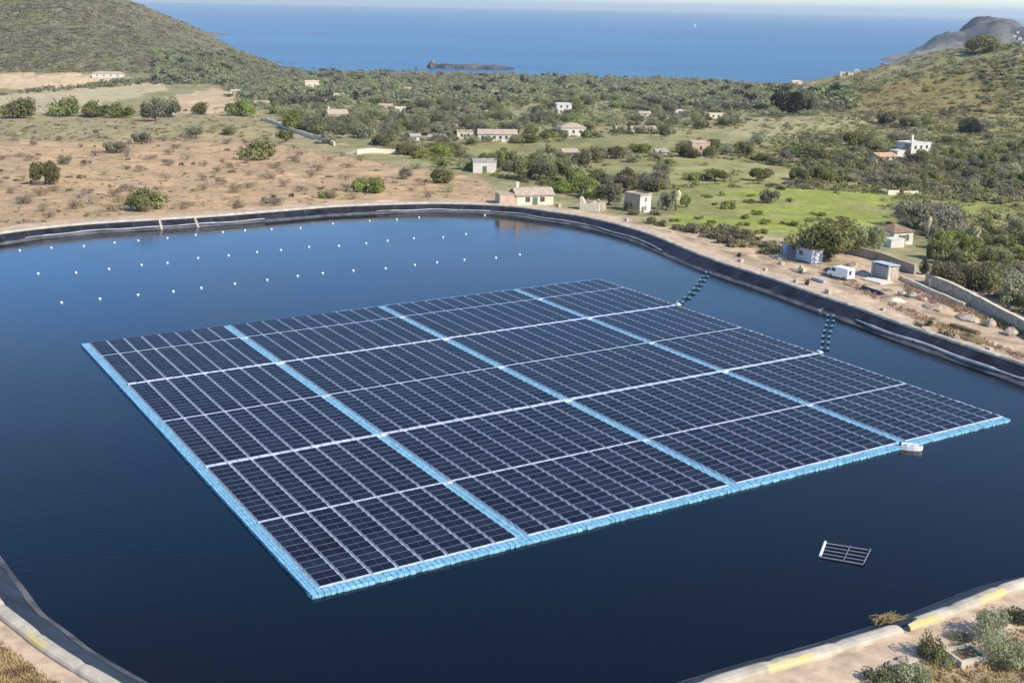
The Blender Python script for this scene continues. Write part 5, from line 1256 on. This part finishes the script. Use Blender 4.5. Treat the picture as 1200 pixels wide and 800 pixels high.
# ------------------------------------------------------------------ light, camera
def build_light():
    w = bpy.data.worlds.new('World'); sc.world = w; w.use_nodes = True; N = w.node_tree.nodes; L = w.node_tree.links
    sk = N.new('ShaderNodeTexSky'); sk.sky_type = 'NISHITA'; sk.sun_disc = False
    el, az = 39, 130
    sk.sun_elevation = R(el); sk.sun_rotation = R(az); sk.altitude = 50; sk.air_density = 1.0; sk.dust_density = 0.3; sk.ozone_density = 2.5
    tn = N.new('ShaderNodeMix'); tn.data_type = 'RGBA'; tn.blend_type = 'MULTIPLY'; tn.inputs['Factor'].default_value = 1; tg = N.new('ShaderNodeTexCoord'); sx = N.new('ShaderNodeSeparateXYZ'); L.new(tg.outputs['Generated'], sx.inputs[0])
    cr = N.new('ShaderNodeValToRGB'); L.new(sx.outputs['Z'], cr.inputs['Fac']); el_ = cr.color_ramp.elements
    el_[0].position = 0.02; el_[0].color = (0.95, 1.02, 1.10, 1); el_[1].position = 0.14; el_[1].color = (0.58, 0.97, 1.36, 1)
    for p_, c_ in ((0.30, (0.56, 0.80, 1.06, 1)), (0.50, (0.50, 0.68, 0.88, 1)), (1.0, (0.80, 0.92, 1.05, 1))): e_ = cr.color_ramp.elements.new(p_); e_.color = c_
    L.new(cr.outputs['Color'], tn.inputs['B'])
    L.new(sk.outputs['Color'], tn.inputs['A'])
    # thin uneven cloud
    tc = N.new('ShaderNodeTexCoord'); mp = N.new('ShaderNodeMapping'); mp.inputs['Scale'].default_value = (1, 1, 3.2); L.new(tc.outputs['Generated'], mp.inputs['Vector'])
    nz = N.new('ShaderNodeTexNoise'); nz.inputs['Scale'].default_value = 2.6; nz.inputs['Detail'].default_value = 5; nz.inputs['Roughness'].default_value = 0.55; L.new(mp.outputs['Vector'], nz.inputs['Vector'])
    mr = N.new('ShaderNodeMapRange'); mr.inputs['From Min'].default_value = 0.46; mr.inputs['From Max'].default_value = 0.70; mr.inputs['To Max'].default_value = 0.45; L.new(nz.outputs['Fac'], mr.inputs['Value'])
    bw = N.new('ShaderNodeRGBToBW'); L.new(tn.outputs['Result'], bw.inputs['Color'])
    gr = N.new('ShaderNodeVectorMath'); gr.operation = 'SCALE'; gr.inputs[0].default_value = (1.16, 1.12, 1.12); L.new(bw.outputs['Val'], gr.inputs['Scale'])
    cm = N.new('ShaderNodeMix'); cm.data_type = 'RGBA'; L.new(mr.outputs['Result'], cm.inputs['Factor']); L.new(tn.outputs['Result'], cm.inputs['A']); L.new(gr.outputs['Vector'], cm.inputs['B'])
    L.new(cm.outputs['Result'], N['Background'].inputs['Color']); N['Background'].inputs['Strength'].default_value = 0.15
    s = bpy.data.lights.new('sun', 'SUN'); s.energy = 4.6; s.angle = R(0.53); s.color = (1, 0.90, 0.76)
    o = bpy.data.objects.new('sun', s); COL.objects.link(o)
    from mathutils import Vector
    d = Vector((math.sin(R(az)) * math.cos(R(el)), math.cos(R(az)) * math.cos(R(el)), math.sin(R(el))))
    o.rotation_euler = d.to_track_quat('Z', 'Y').to_euler(); o.location = (80, 0, 120)
    c = bpy.data.cameras.new('camera'); c.sensor_width = 36; c.lens = F / 1200 * 36; c.clip_start = 1; c.clip_end = 120000
    co = bpy.data.objects.new('camera', c); COL.objects.link(co)
    from mathutils import Matrix
    co.matrix_world = Matrix(((IX[0], IY[0], -FW[0], 0), (IX[1], IY[1], -FW[1], 0), (IX[2], IY[2], -FW[2], H), (0, 0, 0, 1)))
    sc.camera = co
    sc.view_settings.view_transform = 'Standard'; sc.view_settings.look = 'None'; sc.view_settings.exposure = 0.5; sc.view_settings.gamma = 1
    sc.view_settings.use_curve_mapping = False
    sc.render.engine = 'CYCLES'
    sc.cycles.max_bounces = 6; sc.cycles.diffuse_bounces = 2; sc.cycles.glossy_bounces = 3
    sc.cycles.use_denoising = True

def build_haze():
    m = bpy.data.materials.new('haze_air'); m.use_nodes = True; nt = m.node_tree; N = nt.nodes; N.remove(N['Principled BSDF'])
    v = N.new('ShaderNodeVolumePrincipled'); v.inputs['Color'].default_value = (0.82, 0.94, 1.0, 1); v.inputs['Density'].default_value = 0.00006; v.inputs['Anisotropy'].default_value = 0.2
    nt.links.new(v.outputs[0], N['Material Output'].inputs['Volume'])
    mb = MB(); mb.box((0, 21000, 60), (96000, 52000, 250)); struct(mb.build('haze', m), 'stuff')

build_light()
build_haze()
build_ground()
build_reservoir()
build_array()
build_water_things()
build_sea()
build_houses()
build_yard()
build_vegetation()
